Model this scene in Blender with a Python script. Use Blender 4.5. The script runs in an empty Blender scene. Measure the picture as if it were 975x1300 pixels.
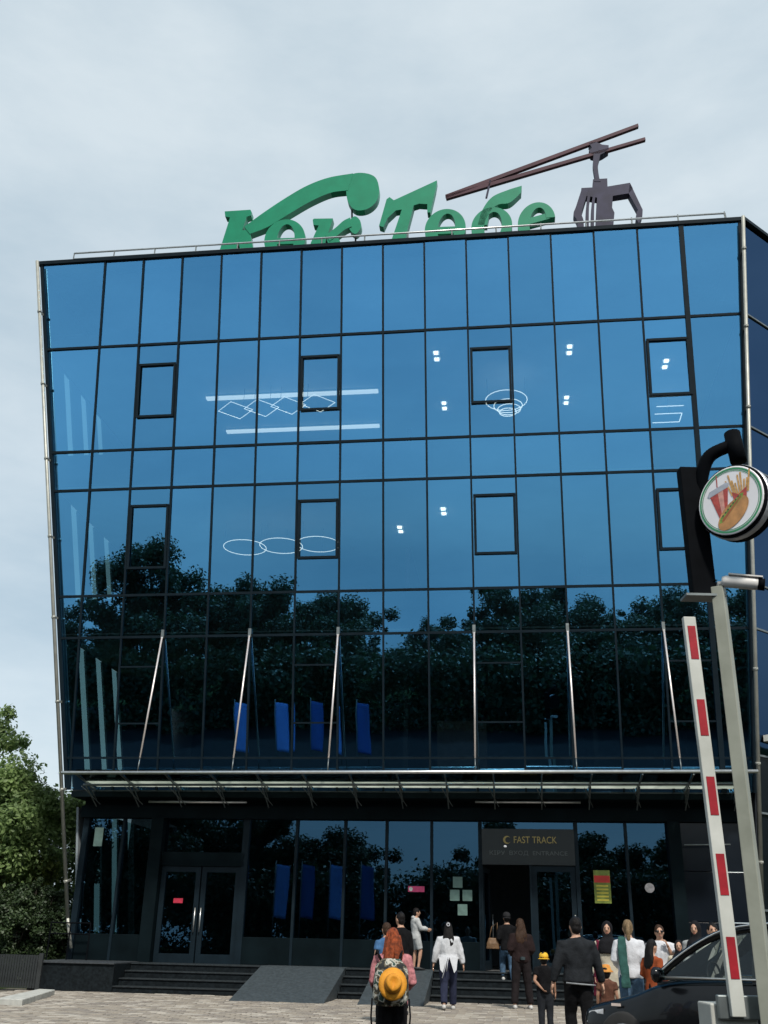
import bpy, bmesh, math, random
from mathutils import Vector, Matrix, noise
R = math.radians
random.seed(7)
scene = bpy.context.scene
C = scene.collection

# ------------------------------------------------------------------ camera
H = 1.40                       # eye height
PITCH, ROLL, YAW, LEAN = 0.4044976, 0.0222593, 0.1320650, 0.1748885
FPX = 1259.22                  # focal length in pixels of the 975 x 1300 photograph
OX, OY = 0.23735, 27.96875     # building origin: ground floor glass line, middle mullion
W = 1.26                       # facade module
fwd = Vector((0, math.cos(PITCH), math.sin(PITCH)))
r0 = Vector((1, 0, 0)); u0 = r0.cross(fwd)
cr = r0*math.cos(ROLL) + u0*math.sin(ROLL)
cu = -r0*math.sin(ROLL) + u0*math.cos(ROLL)
cam_d = bpy.data.cameras.new('camera'); cam = bpy.data.objects.new('camera', cam_d); C.objects.link(cam)
cam_d.sensor_fit = 'VERTICAL'; cam_d.sensor_height = 24.0; cam_d.lens = 24.0*FPX/1300.0
cam_d.clip_start = 0.1; cam_d.clip_end = 3000
m = Matrix.Identity(4)
for i in range(3):
    m[i][0] = cr[i]; m[i][1] = cu[i]; m[i][2] = -fwd[i]
m[2][3] = H
cam.matrix_world = m
scene.camera = cam
scene.render.resolution_x = 768; scene.render.resolution_y = 1024

# ------------------------------------------------------------------ sky, sun, exposure
SUN_EL, SUN_AZ = R(50), R(166)      # azimuth clockwise from +Y: behind the camera, to the right
world = bpy.data.worlds.new('World'); scene.world = world; world.use_nodes = True
nt = world.node_tree; nt.nodes.clear()
wo = nt.nodes.new('ShaderNodeOutputWorld'); bg = nt.nodes.new('ShaderNodeBackground')
sky = nt.nodes.new('ShaderNodeTexSky'); sky.sky_type = 'NISHITA'; sky.sun_disc = False
sky.sun_elevation = SUN_EL; sky.sun_rotation = SUN_AZ; sky.dust_density = 2.5; sky.air_density = 1.0
wtc = nt.nodes.new('ShaderNodeTexCoord'); wmp = nt.nodes.new('ShaderNodeMapping'); wmp.inputs['Scale'].default_value = (1.3, 1.3, 3.6)
wn = nt.nodes.new('ShaderNodeTexNoise'); wn.inputs['Scale'].default_value = 1.7; wn.inputs['Detail'].default_value = 7; wn.inputs['Roughness'].default_value = 0.58
wr = nt.nodes.new('ShaderNodeValToRGB')
wr.color_ramp.elements[0].position = 0.30; wr.color_ramp.elements[0].color = (3.65, 4.7, 5.4, 1)
wr.color_ramp.elements[1].position = 0.66; wr.color_ramp.elements[1].color = (5.9, 6.65, 7.0, 1)
wmix = nt.nodes.new('ShaderNodeMix'); wmix.data_type = 'RGBA'; wmix.inputs[0].default_value = 0.80
L = nt.links.new
L(wtc.outputs['Generated'], wmp.inputs[0]); L(wmp.outputs[0], wn.inputs[0]); L(wn.outputs[0], wr.inputs[0])
L(sky.outputs[0], wmix.inputs[6]); L(wr.outputs[0], wmix.inputs[7]); L(wmix.outputs[2], bg.inputs[0]); L(bg.outputs[0], wo.inputs[0])
bg.inputs[1].default_value = 0.1
sd = bpy.data.lights.new('sun', 'SUN'); sun = bpy.data.objects.new('sun', sd); C.objects.link(sun)
sd.energy = 2.9; sd.angle = R(5); sd.color = (1.0, 0.95, 0.87)
sv = Vector((math.sin(SUN_AZ)*math.cos(SUN_EL), math.cos(SUN_AZ)*math.cos(SUN_EL), math.sin(SUN_EL)))
sun.rotation_euler = sv.to_track_quat('Z', 'Y').to_euler(); sun.location = sv*60
scene.view_settings.view_transform = 'Standard'; scene.view_settings.look = 'None'
scene.view_settings.exposure = 0.45; scene.view_settings.gamma = 1.0; scene.view_settings.use_curve_mapping = False
scene.cycles.max_bounces = 8; scene.cycles.transparent_max_bounces = 14; scene.cycles.glossy_bounces = 4
scene.cycles.caustics_reflective = False; scene.cycles.caustics_refractive = False

# ------------------------------------------------------------------ frames and small helpers
AX = Vector((math.cos(YAW), -math.sin(YAW), 0)); NO = Vector((-math.sin(YAW), -math.cos(YAW), 0)); OO = Vector((OX, OY, 0))
CAMP = Vector((0, 0, H))
def LW(x, y, z): return OO + AX*x - NO*y + Vector((0, 0, z))          # building frame -> world
def ray(px, py): return fwd + cr*((px-487.5)/FPX) + cu*((650-py)/FPX)
def hit(px, py, p0, n):
    d = ray(px, py); return CAMP + d*(((p0-CAMP).dot(n))/d.dot(n))
def on_wall(px, py, yl):                                              # point on the vertical plane y=yl of the building frame
    P = hit(px, py, OO - NO*yl, NO) - OO
    return (P.dot(AX), yl, P.z)
def on_ground(px, py, z=0): return hit(px, py, Vector((0, 0, z)), Vector((0, 0, 1)))
def at_depth(px, py, d): return hit(px, py, Vector((0, d, 0)), Vector((0, 1, 0)))
def facy(z): return -(z-H)*math.tan(LEAN)
def FP(x, z, off=0.0): return Vector((x, facy(z)-off*math.cos(LEAN), z-off*math.sin(LEAN)))
BROT = (0, 0, -YAW)

def new_mesh(name, verts, faces, mat=None, smooth=False):
    me = bpy.data.meshes.new(name); me.from_pydata([tuple(v) for v in verts], [], faces); me.update()
    if mat: me.materials.append(mat)
    if smooth: me.polygons.foreach_set('use_smooth', [True]*len(me.polygons))
    return me
def link(name, me, parent=None, loc=None, rot=None):
    o = bpy.data.objects.new(name, me); C.objects.link(o)
    if parent: o.parent = parent
    if loc is not None: o.location = loc
    if rot is not None: o.rotation_euler = rot
    return o
def tag(o, label, cat, group=None, kind=None):
    if label: o['label'] = label
    if cat: o['category'] = cat
    if group: o['group'] = group
    if kind: o['kind'] = kind
    return o
def thing(name, label, cat, loc=(0, 0, 0), rot=(0, 0, 0), group=None):
    o = bpy.data.objects.new(name, None); C.objects.link(o); o.location = loc; o.rotation_euler = rot; o.empty_display_size = .3
    return tag(o, label, cat, group)
class MB:
    """collects shapes; build() makes one mesh object"""
    def __init__(s): s.v = []; s.f = []
    def add(s, verts, faces):
        b = len(s.v); s.v += [Vector(v) for v in verts]; s.f += [tuple(i+b for i in f) for f in faces]; return s
    def hexa(s, p):                                   # 8 points: bottom ring 0-3, top ring 4-7
        return s.add(p, [(3, 2, 1, 0), (4, 5, 6, 7), (0, 1, 5, 4), (1, 2, 6, 5), (2, 3, 7, 6), (3, 0, 4, 7)])
    def box(s, x0, x1, y0, y1, z0, z1):
        return s.hexa([(x0, y0, z0), (x1, y0, z0), (x1, y1, z0), (x0, y1, z0), (x0, y0, z1), (x1, y0, z1), (x1, y1, z1), (x0, y1, z1)])
    def bar(s, a, b, w, h, up=Vector((0, 0, 1))):
        a = Vector(a); b = Vector(b); t = (b-a).normalized(); sd_ = t.cross(up)
        if sd_.length < 1e-4: sd_ = t.cross(Vector((0, 1, 0)))
        sd_.normalize(); q = sd_.cross(t)
        P = [c + sd_*(w/2*i) + q*(h/2*j) for c in (a, b) for i, j in ((-1, -1), (1, -1), (1, 1), (-1, 1))]
        return s.hexa(P)
    def loft(s, rings, n=10, cap=True, ref=Vector((0, 1, 0))):        # rings: (point, a, b)
        pts = [Vector(r[0]) for r in rings]; b0 = len(s.v); k = len(pts)
        for i, rg in enumerate(rings):
            t = (pts[min(i+1, k-1)] - pts[max(i-1, 0)])
            t = t.normalized() if t.length > 1e-7 else Vector((0, 0, 1))
            sdv = t.cross(ref)
            if sdv.length < .05: sdv = t.cross(Vector((1, 0, 0)))
            sdv.normalize(); q = sdv.cross(t)
            for j in range(n):
                a = 2*math.pi*j/n
                s.v.append(pts[i] + sdv*(rg[1]*math.cos(a)) + q*((rg[2] if len(rg) > 2 else rg[1])*math.sin(a)))
        for i in range(k-1):
            for j in range(n):
                s.f.append((b0+i*n+j, b0+i*n+(j+1) % n, b0+(i+1)*n+(j+1) % n, b0+(i+1)*n+j))
        if cap:
            s.f.append(tuple(b0+j for j in reversed(range(n)))); s.f.append(tuple(b0+(k-1)*n+j for j in range(n)))
        return s
    def tube(s, pts, r, n=8): return s.loft([(p, r, r) for p in pts], n)
    def lathe(s, prof, n=20, c=(0, 0, 0), squash=1.0):                 # prof (r,z)
        b0 = len(s.v); c = Vector(c)
        for r_, z in prof:
            for j in range(n):
                a = 2*math.pi*j/n; s.v.append(c+Vector((r_*math.cos(a), r_*math.sin(a)*squash, z)))
        for i in range(len(prof)-1):
            for j in range(n): s.f.append((b0+i*n+j, b0+i*n+(j+1) % n, b0+(i+1)*n+(j+1) % n, b0+(i+1)*n+j))
        s.f.append(tuple(b0+j for j in reversed(range(n)))); s.f.append(tuple(b0+(len(prof)-1)*n+j for j in range(n)))
        return s
    def ball(s, c, rx, ry, rz, n=12, m_=8):
        prof = [(math.sin(math.pi*i/m_), -math.cos(math.pi*i/m_)) for i in range(m_+1)]
        prof[0] = (.02, -1); prof[-1] = (.02, 1)
        b0 = len(s.v); s.lathe(prof, n)
        for i in range(b0, len(s.v)):
            v = s.v[i]; s.v[i] = Vector((c[0]+v.x*rx, c[1]+v.y*ry, c[2]+v.z*rz))
        return s
    def prism(s, poly, y0, y1):                        # polygon in x,z extruded along y
        n = len(poly); ar = sum(poly[i][0]*poly[(i+1) % n][1]-poly[(i+1) % n][0]*poly[i][1] for i in range(n))
        if ar < 0: poly = list(reversed(poly))
        return s.add([(x, y0, z) for x, z in poly]+[(x, y1, z) for x, z in poly],
                     [tuple(range(n)), tuple(reversed(range(n, 2*n)))]+[(i, i+n, (i+1) % n+n, (i+1) % n) for i in range(n)])
    def build(s, name, mat=None, parent=None, smooth=False, loc=None, rot=None, bevel=0):
        o = link(name, new_mesh(name, s.v, s.f, mat, smooth), parent, loc, rot)
        if bevel:
            md = o.modifiers.new('bevel', 'BEVEL'); md.width = bevel; md.segments = 2; md.limit_method = 'ANGLE'
        return o

# ------------------------------------------------------------------ materials
MATS = {}
def mat(name, col, rough=.6, metal=0.0, var=.15, scale=6.0, bump=0.0, spec=.5, col2=None, coat=0.0):
    if name in MATS: return MATS[name]
    M = bpy.data.materials.new(name); M.use_nodes = True; t = M.node_tree; b = t.nodes['Principled BSDF']
    b.inputs['Roughness'].default_value = rough; b.inputs['Metallic'].default_value = metal
    b.inputs['Specular IOR Level'].default_value = spec; b.inputs['Coat Weight'].default_value = coat
    tc = t.nodes.new('ShaderNodeTexCoord'); n = t.nodes.new('ShaderNodeTexNoise'); n.inputs['Scale'].default_value = scale; n.inputs['Detail'].default_value = 6
    rp = t.nodes.new('ShaderNodeValToRGB'); rp.color_ramp.elements[0].position = .3; rp.color_ramp.elements[1].position = .7
    c2 = col2 if col2 else [min(1, c*(1+var)) for c in col]
    c1 = col if col2 else [c*(1-var) for c in col]
    rp.color_ramp.elements[0].color = (*c1, 1); rp.color_ramp.elements[1].color = (*c2, 1)
    t.links.new(tc.outputs['Object'], n.inputs[0]); t.links.new(n.outputs[0], rp.inputs[0]); t.links.new(rp.outputs[0], b.inputs[0])
    if bump:
        bp = t.nodes.new('ShaderNodeBump'); bp.inputs['Strength'].default_value = bump; bp.inputs['Distance'].default_value = .02
        n2 = t.nodes.new('ShaderNodeTexNoise'); n2.inputs['Scale'].default_value = scale*5; n2.inputs['Detail'].default_value = 4
        t.links.new(tc.outputs['Object'], n2.inputs[0]); t.links.new(n2.outputs[0], bp.inputs['Height']); t.links.new(bp.outputs[0], b.inputs['Normal'])
    MATS[name] = M; return M
def emit(name, col, st):
    if name in MATS: return MATS[name]
    M = bpy.data.materials.new(name); M.use_nodes = True; b = M.node_tree.nodes['Principled BSDF']
    b.inputs['Base Color'].default_value = (*col, 1); b.inputs['Emission Color'].default_value = (*col, 1); b.inputs['Emission Strength'].default_value = st
    MATS[name] = M; return M
def glass(name, refl, trans, fac, rough=0.0, wave=0.0):
    """thin coated glazing: tinted mirror over tinted see-through"""
    M = bpy.data.materials.new(name); M.use_nodes = True; t = M.node_tree; t.nodes.clear()
    o = t.nodes.new('ShaderNodeOutputMaterial'); mx = t.nodes.new('ShaderNodeMixShader')
    g = t.nodes.new('ShaderNodeBsdfGlossy'); g.inputs['Color'].default_value = (*refl, 1); g.inputs['Roughness'].default_value = rough
    tr = t.nodes.new('ShaderNodeBsdfTransparent'); tr.inputs['Color'].default_value = (*trans, 1)
    lw = t.nodes.new('ShaderNodeFresnel'); lw.inputs[0].default_value = 1.5
    ma = t.nodes.new('ShaderNodeMath'); ma.operation = 'MULTIPLY_ADD'; ma.inputs[1].default_value = 1-fac; ma.inputs[2].default_value = fac; ma.use_clamp = True
    oi = t.nodes.new('ShaderNodeObjectInfo'); hs_ = t.nodes.new('ShaderNodeHueSaturation'); hs_.inputs['Color'].default_value = (*refl, 1)
    mr_ = t.nodes.new('ShaderNodeMapRange'); mr_.inputs[3].default_value = .90; mr_.inputs[4].default_value = 1.09
    t.links.new(oi.outputs['Random'], mr_.inputs[0]); t.links.new(mr_.outputs[0], hs_.inputs['Value']); t.links.new(hs_.outputs[0], g.inputs['Color'])
    t.links.new(lw.outputs[0], ma.inputs[0]); t.links.new(ma.outputs[0], mx.inputs[0])
    t.links.new(tr.outputs[0], mx.inputs[1]); t.links.new(g.outputs[0], mx.inputs[2]); t.links.new(mx.outputs[0], o.inputs[0])
    if wave:
        tc = t.nodes.new('ShaderNodeTexCoord'); n = t.nodes.new('ShaderNodeTexNoise'); n.inputs['Scale'].default_value = 0.9; n.inputs['Detail'].default_value = 1
        bp = t.nodes.new('ShaderNodeBump'); bp.inputs['Strength'].default_value = wave; bp.inputs['Distance'].default_value = .05
        t.links.new(tc.outputs['Object'], n.inputs[0]); t.links.new(n.outputs[0], bp.inputs['Height']); t.links.new(bp.outputs[0], g.inputs['Normal'])
    MATS[name] = M; return M
def leafmat(name, dark, light, trans=.35):
    M = bpy.data.materials.new(name); M.use_nodes = True; t = M.node_tree; t.nodes.clear()
    o = t.nodes.new('ShaderNodeOutputMaterial'); mx = t.nodes.new('ShaderNodeMixShader'); mx.inputs[0].default_value = trans
    d = t.nodes.new('ShaderNodeBsdfPrincipled'); d.inputs['Roughness'].default_value = .55; tl = t.nodes.new('ShaderNodeBsdfTranslucent')
    tc = t.nodes.new('ShaderNodeTexCoord'); n = t.nodes.new('ShaderNodeTexNoise'); n.inputs['Scale'].default_value = 1.1; n.inputs['Detail'].default_value = 8; n.inputs['Roughness'].default_value = .75
    rp = t.nodes.new('ShaderNodeValToRGB'); rp.color_ramp.elements[0].position = .35; rp.color_ramp.elements[1].position = .65
    rp.color_ramp.elements[0].color = (*dark, 1); rp.color_ramp.elements[1].color = (*light, 1)
    t.links.new(tc.outputs['Object'], n.inputs[0]); t.links.new(n.outputs[0], rp.inputs[0]); t.links.new(rp.outputs[0], d.inputs[0]); t.links.new(rp.outputs[0], tl.inputs[0])
    t.links.new(d.outputs[0], mx.inputs[1]); t.links.new(tl.outputs[0], mx.inputs[2]); t.links.new(mx.outputs[0], o.inputs[0])
    MATS[name] = M; return M
GL = glass('blue_coated_glass', (.145, .48, .86), (.56, .72, .76), .55, 0.0, .03)
GLG = glass('entrance_glass', (.12, .30, .50), (.16, .22, .24), .24, 0.0, .008)
GLS = glass('side_glass', (.10, .20, .38), (.05, .08, .11), .35, .02, .06)
MUL = mat('mullion_aluminium', (.006, .013, .019), .5, 0, .2, 3, 0, .12)
CLAD = mat('dark_cladding', (.0035, .0075, .0095), .6, 0, .3, 1.6, .05, .04)
CLAD2 = mat('side_cladding', (.007, .010, .015), .16, 0, .25, .8, .03, .3)
STEEL = mat('brushed_steel', (.62, .62, .60), .32, .85, .12, 9)
PIPE = mat('pipe_zinc', (.34, .34, .30), .45, .35, .15, 4)
STEELD = mat('dull_steel', (.16, .18, .18), .45, .6, .25, 5)
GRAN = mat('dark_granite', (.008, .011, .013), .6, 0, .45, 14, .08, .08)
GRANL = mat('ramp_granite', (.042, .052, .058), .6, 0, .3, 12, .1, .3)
INT = mat('interior_wall', (.20, .23, .25), .8, 0, .1, 1)
INTD = mat('interior_floor', (.10, .10, .10), .6, 0, .2, 2)
CEIL = mat('interior_ceiling', (.72, .74, .74), .8, 0, .06, 1)
LIT = emit('lamp_light', (1.0, .94, .86), 1.5)
LITB = emit('bar_light', (1.0, .95, .88), 1.0)
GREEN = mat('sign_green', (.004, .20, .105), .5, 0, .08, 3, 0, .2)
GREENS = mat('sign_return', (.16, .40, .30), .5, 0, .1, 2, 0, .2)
PURP = mat('sign_purple', (.026, .025, .052), .6, 0, .25, 3, 0, .2)
WHITE = mat('white_paint', (.62, .63, .58), .55, 0, .12, 5, .05)
BLACK = mat('black_metal', (.0035, .0042, .0055), .7, .0, .3, 5, 0, .03)
RED = mat('reflective_red', (.24, .010, .018), .5, 0, .15, 9, .05, .3, (.36, .014, .024))
BARK = mat('bark', (.055, .042, .032), .9, 0, .4, 8, .5)

# ------------------------------------------------------------------ ground
def paver_mat(name, a, b, joint=None, sc=4.0):
    M = bpy.data.materials.new(name); M.use_nodes = True; t = M.node_tree; bs = t.nodes['Principled BSDF']; bs.inputs['Roughness'].default_value = .75
    tc = t.nodes.new('ShaderNodeTexCoord'); n = t.nodes.new('ShaderNodeTexNoise'); n.inputs['Scale'].default_value = sc; n.inputs['Detail'].default_value = 8; n.inputs['Roughness'].default_value = .7
    rp = t.nodes.new('ShaderNodeValToRGB'); rp.color_ramp.elements[0].position = .33; rp.color_ramp.elements[1].position = .66
    rp.color_ramp.elements[0].color = (*a, 1); rp.color_ramp.elements[1].color = (*b, 1)
    t.links.new(tc.outputs['Object'], n.inputs[0]); t.links.new(n.outputs[0], rp.inputs[0]); t.links.new(rp.outputs[0], bs.inputs[0])
    MATS[name] = M; return M
PAVM = [paver_mat('paver_sand', (.22, .19, .155), (.33, .29, .24)), paver_mat('paver_grey', (.17, .15, .13), (.27, .235, .20)), paver_mat('paver_pale', (.33, .30, .255), (.44, .40, .345))]
JOINT = mat('joint_sand', (.10, .088, .07), .95, 0, .3, 6, .2)
g = MB(); ys_ = [(1500, -.012), (-44, -.012), (-70, -1.6), (-1500, -135)]          # the land falls away beyond the trees across the road
for y_, z_ in ys_: g.v += [Vector((-1500, y_, z_)), Vector((1500, y_, z_))]
g.f += [(2*i, 2*i+2, 2*i+3, 2*i+1) for i in range(3)]
tag(g.build('ground', mat('earth', (.030, .042, .018), .95, 0, .3, .3, 0, 0.0)), None, None, kind='structure')
g = MB(); g.add([LW(x, y, -.006) for x, y in ((-9.5, -17), (30, -17), (30, -1.0), (-9.5, -1.0))], [(0, 1, 2, 3)])
plaza = g.build('plaza', JOINT); tag(plaza, None, None, kind='structure')
g = MB(); g.add([LW(x, y, -.004) for x, y in ((-120, -52), (120, -52), (120, -17.1), (-120, -17.1))], [(0, 1, 2, 3)])
tag(g.build('road', mat('asphalt', (.018, .018, .020), .9, 0, .25, 3, .2, 0.0)), None, None, kind='structure')
# pavers: the visible strip laid stone by stone (herringbone-free running bond, uneven tops)
def paver_shape(l, w, dz, tilt):
    e = .012
    b = [(-l/2+.004, -w/2+.004, -.012), (l/2-.004, -w/2+.004, -.012), (l/2-.004, w/2-.004, -.012), (-l/2+.004, w/2-.004, -.012)]
    tp = [(-l/2+e, -w/2+e, .018+dz-tilt), (l/2-e, -w/2+e, .018+dz+tilt), (l/2-e, w/2-e, .018+dz+tilt), (-l/2+e, w/2-e, .018+dz-tilt)]
    return b+tp, [(4, 5, 6, 7), (0, 1, 5, 4), (1, 2, 6, 5), (2, 3, 7, 6), (3, 0, 4, 7)]
PL, PW = .30, .20
sets = [MB(), MB(), MB()]; singles = []
row = 0; y = -14.6
rr = random.Random(3)
while y < -1.95:
    x = -8.6 + (PL/2 if row % 2 else 0)
    while x < 8.5:
        k = rr.choices((0, 1, 2), (5, 3, 2))[0]; dz = rr.uniform(-.004, .006); tl = rr.uniform(-.003, .003)
        P = LW(x, y, 0); ok = True
        near = (-8.9 < y < -6.9) and abs(x - 1.0) < 4.4
        if near and len(singles) < 290: singles.append((x, y, k, dz))
        else:
            vs, fs = paver_shape(PL, PW, dz, tl); sets[k].add([LW(x+v[0], y+v[1], v[2]) for v in vs], fs)
        x += PL
    y += PW; row += 1
for k in range(3):
    tag(sets[k].build('paver_field', PAVM[k], plaza), None, None, kind='stuff')
pm = []
for k in range(3):
    vs, fs = paver_shape(PL, PW, 0, .001); pm.append(new_mesh('paver', vs, fs, PAVM[k]))
for (x, y, k, dz) in singles:
    P = LW(x, y, dz); link('paver', pm[k], plaza, P, BROT)

# ------------------------------------------------------------------ the building
ROWS = dict(P=20.85, T=20.73, A=17.95, B=14.65, C=13.46, D=10.32, E=9.13, F=5.83, G=4.98)
ZT, ZB = 20.82, 4.98
def eL(z): return -8.94 + (z-5.45)*(-10.95+8.94)/(20.99-5.45)
def eR(z): return 9.62 + (z-5.49)*(10.51-9.62)/(20.84-5.49)
def col(i): return (i-8)*W
bld = thing('office_building', 'tall blue glass building with outward leaning front and a green rooftop sign', 'building', OO, BROT)
SECT = ['T', 'A', 'B', 'C', 'D', 'E', 'F', 'G']
prr = random.Random(11)
for i in range(len(SECT)-1):
    z1, z0 = ROWS[SECT[i]], ROWS[SECT[i+1]]
    if SECT[i] == 'T': z1 = ZT
    for c in range(0, 16):
        def xl(z): return eL(z) if c == 0 else max(eL(z), col(c))
        def xr(z): return eR(z) if c == 15 else max(eL(z)+.01, col(c+1))
        a, b, t1, t2 = [prr.uniform(-.007, .007) for _ in range(4)]      # every pane sits a little out of true
        pts = [FP(xl(z0), z0, a), FP(xr(z0), z0, b), FP(xr(z1), z1, b+t1*1.6), FP(xl(z1), z1, a+t1*1.6)]
        if (pts[1]-pts[0]).length < .03: continue
        link('glass_pane', new_mesh('glass_pane', pts, [(0, 1, 2, 3)], GL), bld)
def fbar(x0, z0, x1, z1, w, name, d0=-.05, d1=.045, m_=MUL, parent=None):
    a0, a1 = FP(x0, z0, d0), FP(x1, z1, d0); b0, b1 = FP(x0, z0, d1), FP(x1, z1, d1)
    t = (a1-a0).normalized(); n_ = (b0-a0).normalized(); s = t.cross(n_).normalized()*(w/2)
    return MB().hexa([a0-s, a0+s, b0+s, b0-s, a1-s, a1+s, b1+s, b1-s]).build(name, m_, parent or bld)
for c in range(1, 16):
    x = col(c); zb = ZB
    if x < eL(ZB): zb = ZB
    fbar(x, ZB, x, ZT-.02, .135 if c == 15 else .052, 'mullion', d1=.06 if c == 15 else .045)
for k, w_ in (('A', .07), ('B', .07), ('C', .07), ('D', .07), ('E', .07), ('F', .06)):
    z = ROWS[k]; fbar(eL(z)+.02, z, eR(z)-.02, z, w_, 'transom', d1=.042)
# corner trims and parapet cap
fbar(eL(ZB)+.0, ZB, eL(ZT), ZT, .10, 'corner_trim', d1=.05, m_=MUL); fbar(eR(ZB), ZB, eR(ZT), ZT, .12, 'corner_trim', d1=.05, m_=MUL)
fbar(eL(ZT)-.12, ZT+.03, eR(ZT)+.1, ZT+.03, .11, 'parapet_cap', d0=-.4, d1=.09, m_=MUL)
# opening lights with heavy frames
def sash(cx, z0, z1, heavy=True):
    x0, x1 = col(cx)+.05, col(cx+1)-.03; w_ = .068 if heavy else .05
    f = MB()
    for (a, b, c_, d) in ((x0, z0, x1, z0), (x0, z1, x1, z1)):
        pass
    fr = fbar(x0, z0, x1, z0, w_, 'window_frame', d0=.046, d1=.085)
    for (a, b, c_, d) in ((x0, z1, x1, z1), (x0+w_/2, z0, x0+w_/2, z1), (x1-w_/2, z0, x1-w_/2, z1)):
        fbar(a, b, c_, d, w_, 'frame_rail', d0=.046, d1=.084)
for cx in (2, 6, 10, 14):
    sash(cx, 15.65, 17.28); sash(cx, 11.28 if cx != 2 else 11.1, 12.92)
    fbar(col(cx), 8.3, col(cx+1), 8.3, .045, 'transom', d1=.040); fbar(col(cx), 6.75, col(cx+1), 6.75, .045, 'transom', d1=.040)
SLIT = glass('slit_glass', (.2, .3, .3), (.42, .62, .62), .06)
# interior: floor slabs, back wall, partitions, left wall with slits that let the day in
def slab(z0, z1, name, m_, ybk=9.0, yin=.12):
    # front edge follows the lean
    P = []
    for z in (z0, z1):
        yf = facy(z)+yin
        P += [(eL(z)+.01, yf, z), (eR(z)-.12, yf, z), (eR(z)-.12, ybk, z), (eL(z)+.01, ybk, z)]
    MB().hexa(P).build(name, m_, bld)
for (zc, zf) in ((ROWS['B']-.05, ROWS['C']+.12), (ROWS['D']-.05, ROWS['E']+.12)):
    slab(zf, zf+.04, 'ceiling', CEIL); slab(zf+.05, zc, 'floor_slab', INTD)
slab(ROWS['A']+.02, ROWS['A']+.06, 'ceiling', CEIL); slab(ROWS['A']+.08, ROWS['A']+.5, 'roof_slab', INTD)
slab(20.55, 20.75, 'roof', mat('roof_felt', (.12, .12, .12), .9))
slab(4.97, ROWS['F']-.35, 'floor_slab', INTD, yin=.35)
MB().hexa([(-10.6, 9, 0), (10.4, 9, 0), (10.4, 9.3, 0), (-10.6, 9.3, 0), (-10.6, 9, 20.7), (10.4, 9, 20.7), (10.4, 9.3, 20.7), (-10.6, 9.3, 20.7)]).build('back_wall', INT, bld)
MB().hexa([(col(1), facy(18.3)+.3, 18.45), (col(15), facy(18.3)+.3, 18.45), (col(15), facy(18.3)+.5, 18.45), (col(1), facy(18.3)+.5, 18.45),
           (col(1), facy(20.5)+.3, 20.55), (col(15), facy(20.5)+.3, 20.55), (col(15), facy(20.5)+.5, 20.55), (col(1), facy(20.5)+.5, 20.55)]).build('attic_wall', INTD, bld)
for (z0, z1) in ((ROWS['B'], ROWS['A']+.02), (ROWS['D'], ROWS['C']+.12), (ROWS['F']-.4, ROWS['E']+.12), (0.66, 4.6)):
    yf = facy((z0+z1)/2)+.05 if z0 > 1 else .1
    y = yf; k = 0
    while y < 8.8:                                     # piers between the slits
        y2 = min(y+(.8 if k else 1.2), 9.0)
        P = []
        for z in (z0, z1):
            xx = eL(z); yy = facy(z)-facy((z0+z1)/2) if z0 > 1 else 0
            P += [(xx-.03, y+yy, z), (xx+.03, y+yy, z), (xx+.03, y2+yy, z), (xx-.03, y2+yy, z)]
        MB().hexa(P).build('wall_pier', INT, bld)
        if y2 < 8.3 and y2 < yf+5.2:
            P = []
            for z in (z0, z1):
                xx = eL(z); yy = facy(z)-facy((z0+z1)/2) if z0 > 1 else 0; P += [(xx, y2+yy, z), (xx, y2+.55+yy, z)]
            link('slit_pane', new_mesh('slit_pane', [P[0], P[1], P[3], P[2]], [(0, 1, 2, 3)], SLIT), bld); y = y2+.55
        else: y = y2
        k += 1
for (fe, nm, zz) in ((eL, 'attic_end_wall', (17.97, 20.62)), (eR, 'end_wall', (5.0, 20.62))):
    P = []
    for z in zz: P += [(fe(z)-.05 if fe is eL else fe(z)-.14, facy(z)+.03, z), (fe(z)+.05 if fe is eL else fe(z)-.06, facy(z)+.03, z), (fe(z)+.05 if fe is eL else fe(z)-.06, 8.98, z), (fe(z)-.05 if fe is eL else fe(z)-.14, 8.98, z)]
    MB().hexa(P).build(nm, INT, bld)
for xw, y0 in ((-7.9, 6.5), (0.1, 3.2), (6.0, 4.5)):
    for (z0, z1) in ((ROWS['B'], ROWS['A']), (ROWS['D'], ROWS['C']), (ROWS['F'], ROWS['E'])):
        MB().box(xw, xw+.15, y0, 8.99, z0, z1-.002).build('partition', INT, bld)
for (x, y, z) in ((3.2, 4.2, 10.33), (5.6, 3.0, 10.33), (-2.6, 3.6, 10.33), (1.2, 2.6, 5.6), (6.8, 3.8, 14.66)):
    MB().box(x, x+1.5, y, y+.45, z, z+1.9).build('cupboard', mat('cupboard_wood', (.30, .26, .22), .6), bld)
# right flank: chamfered side running back at 45 degrees, dark glass panels
FL = 7.0
def flank(s, z, off=0):
    b = Vector((eR(z)+.08, facy(z)+.02, z)); d = Vector((.70, .714, 0)); n_ = Vector((.714, -.70, 0))
    return b + d*s + n_*off
zs = [0.0, 2.2, 4.5, 5.9, 9.13, 10.32, 13.46, 14.65, 17.95, 20.82]
for i in range(len(zs)-1):
    for k in range(5):
        s0, s1 = k*1.4, (k+1)*1.4; a = prr.uniform(-.01, .01)
        pts = [flank(s0+.03, zs[i]+.03, a), flank(s1-.03, zs[i]+.03, -a), flank(s1-.03, zs[i+1]-.03, 0), flank(s0+.03, zs[i+1]-.03, 0)]
        lower = zs[i] < 5.8
        P = [p + Vector((-.03, .03, 0)) for p in pts] + pts
        MB().add(P, [(4, 5, 6, 7), (0, 1, 5, 4), (1, 2, 6, 5), (2, 3, 7, 6), (3, 0, 4, 7)]).build('flank_panel', CLAD2 if lower else GLS, bld)
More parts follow.
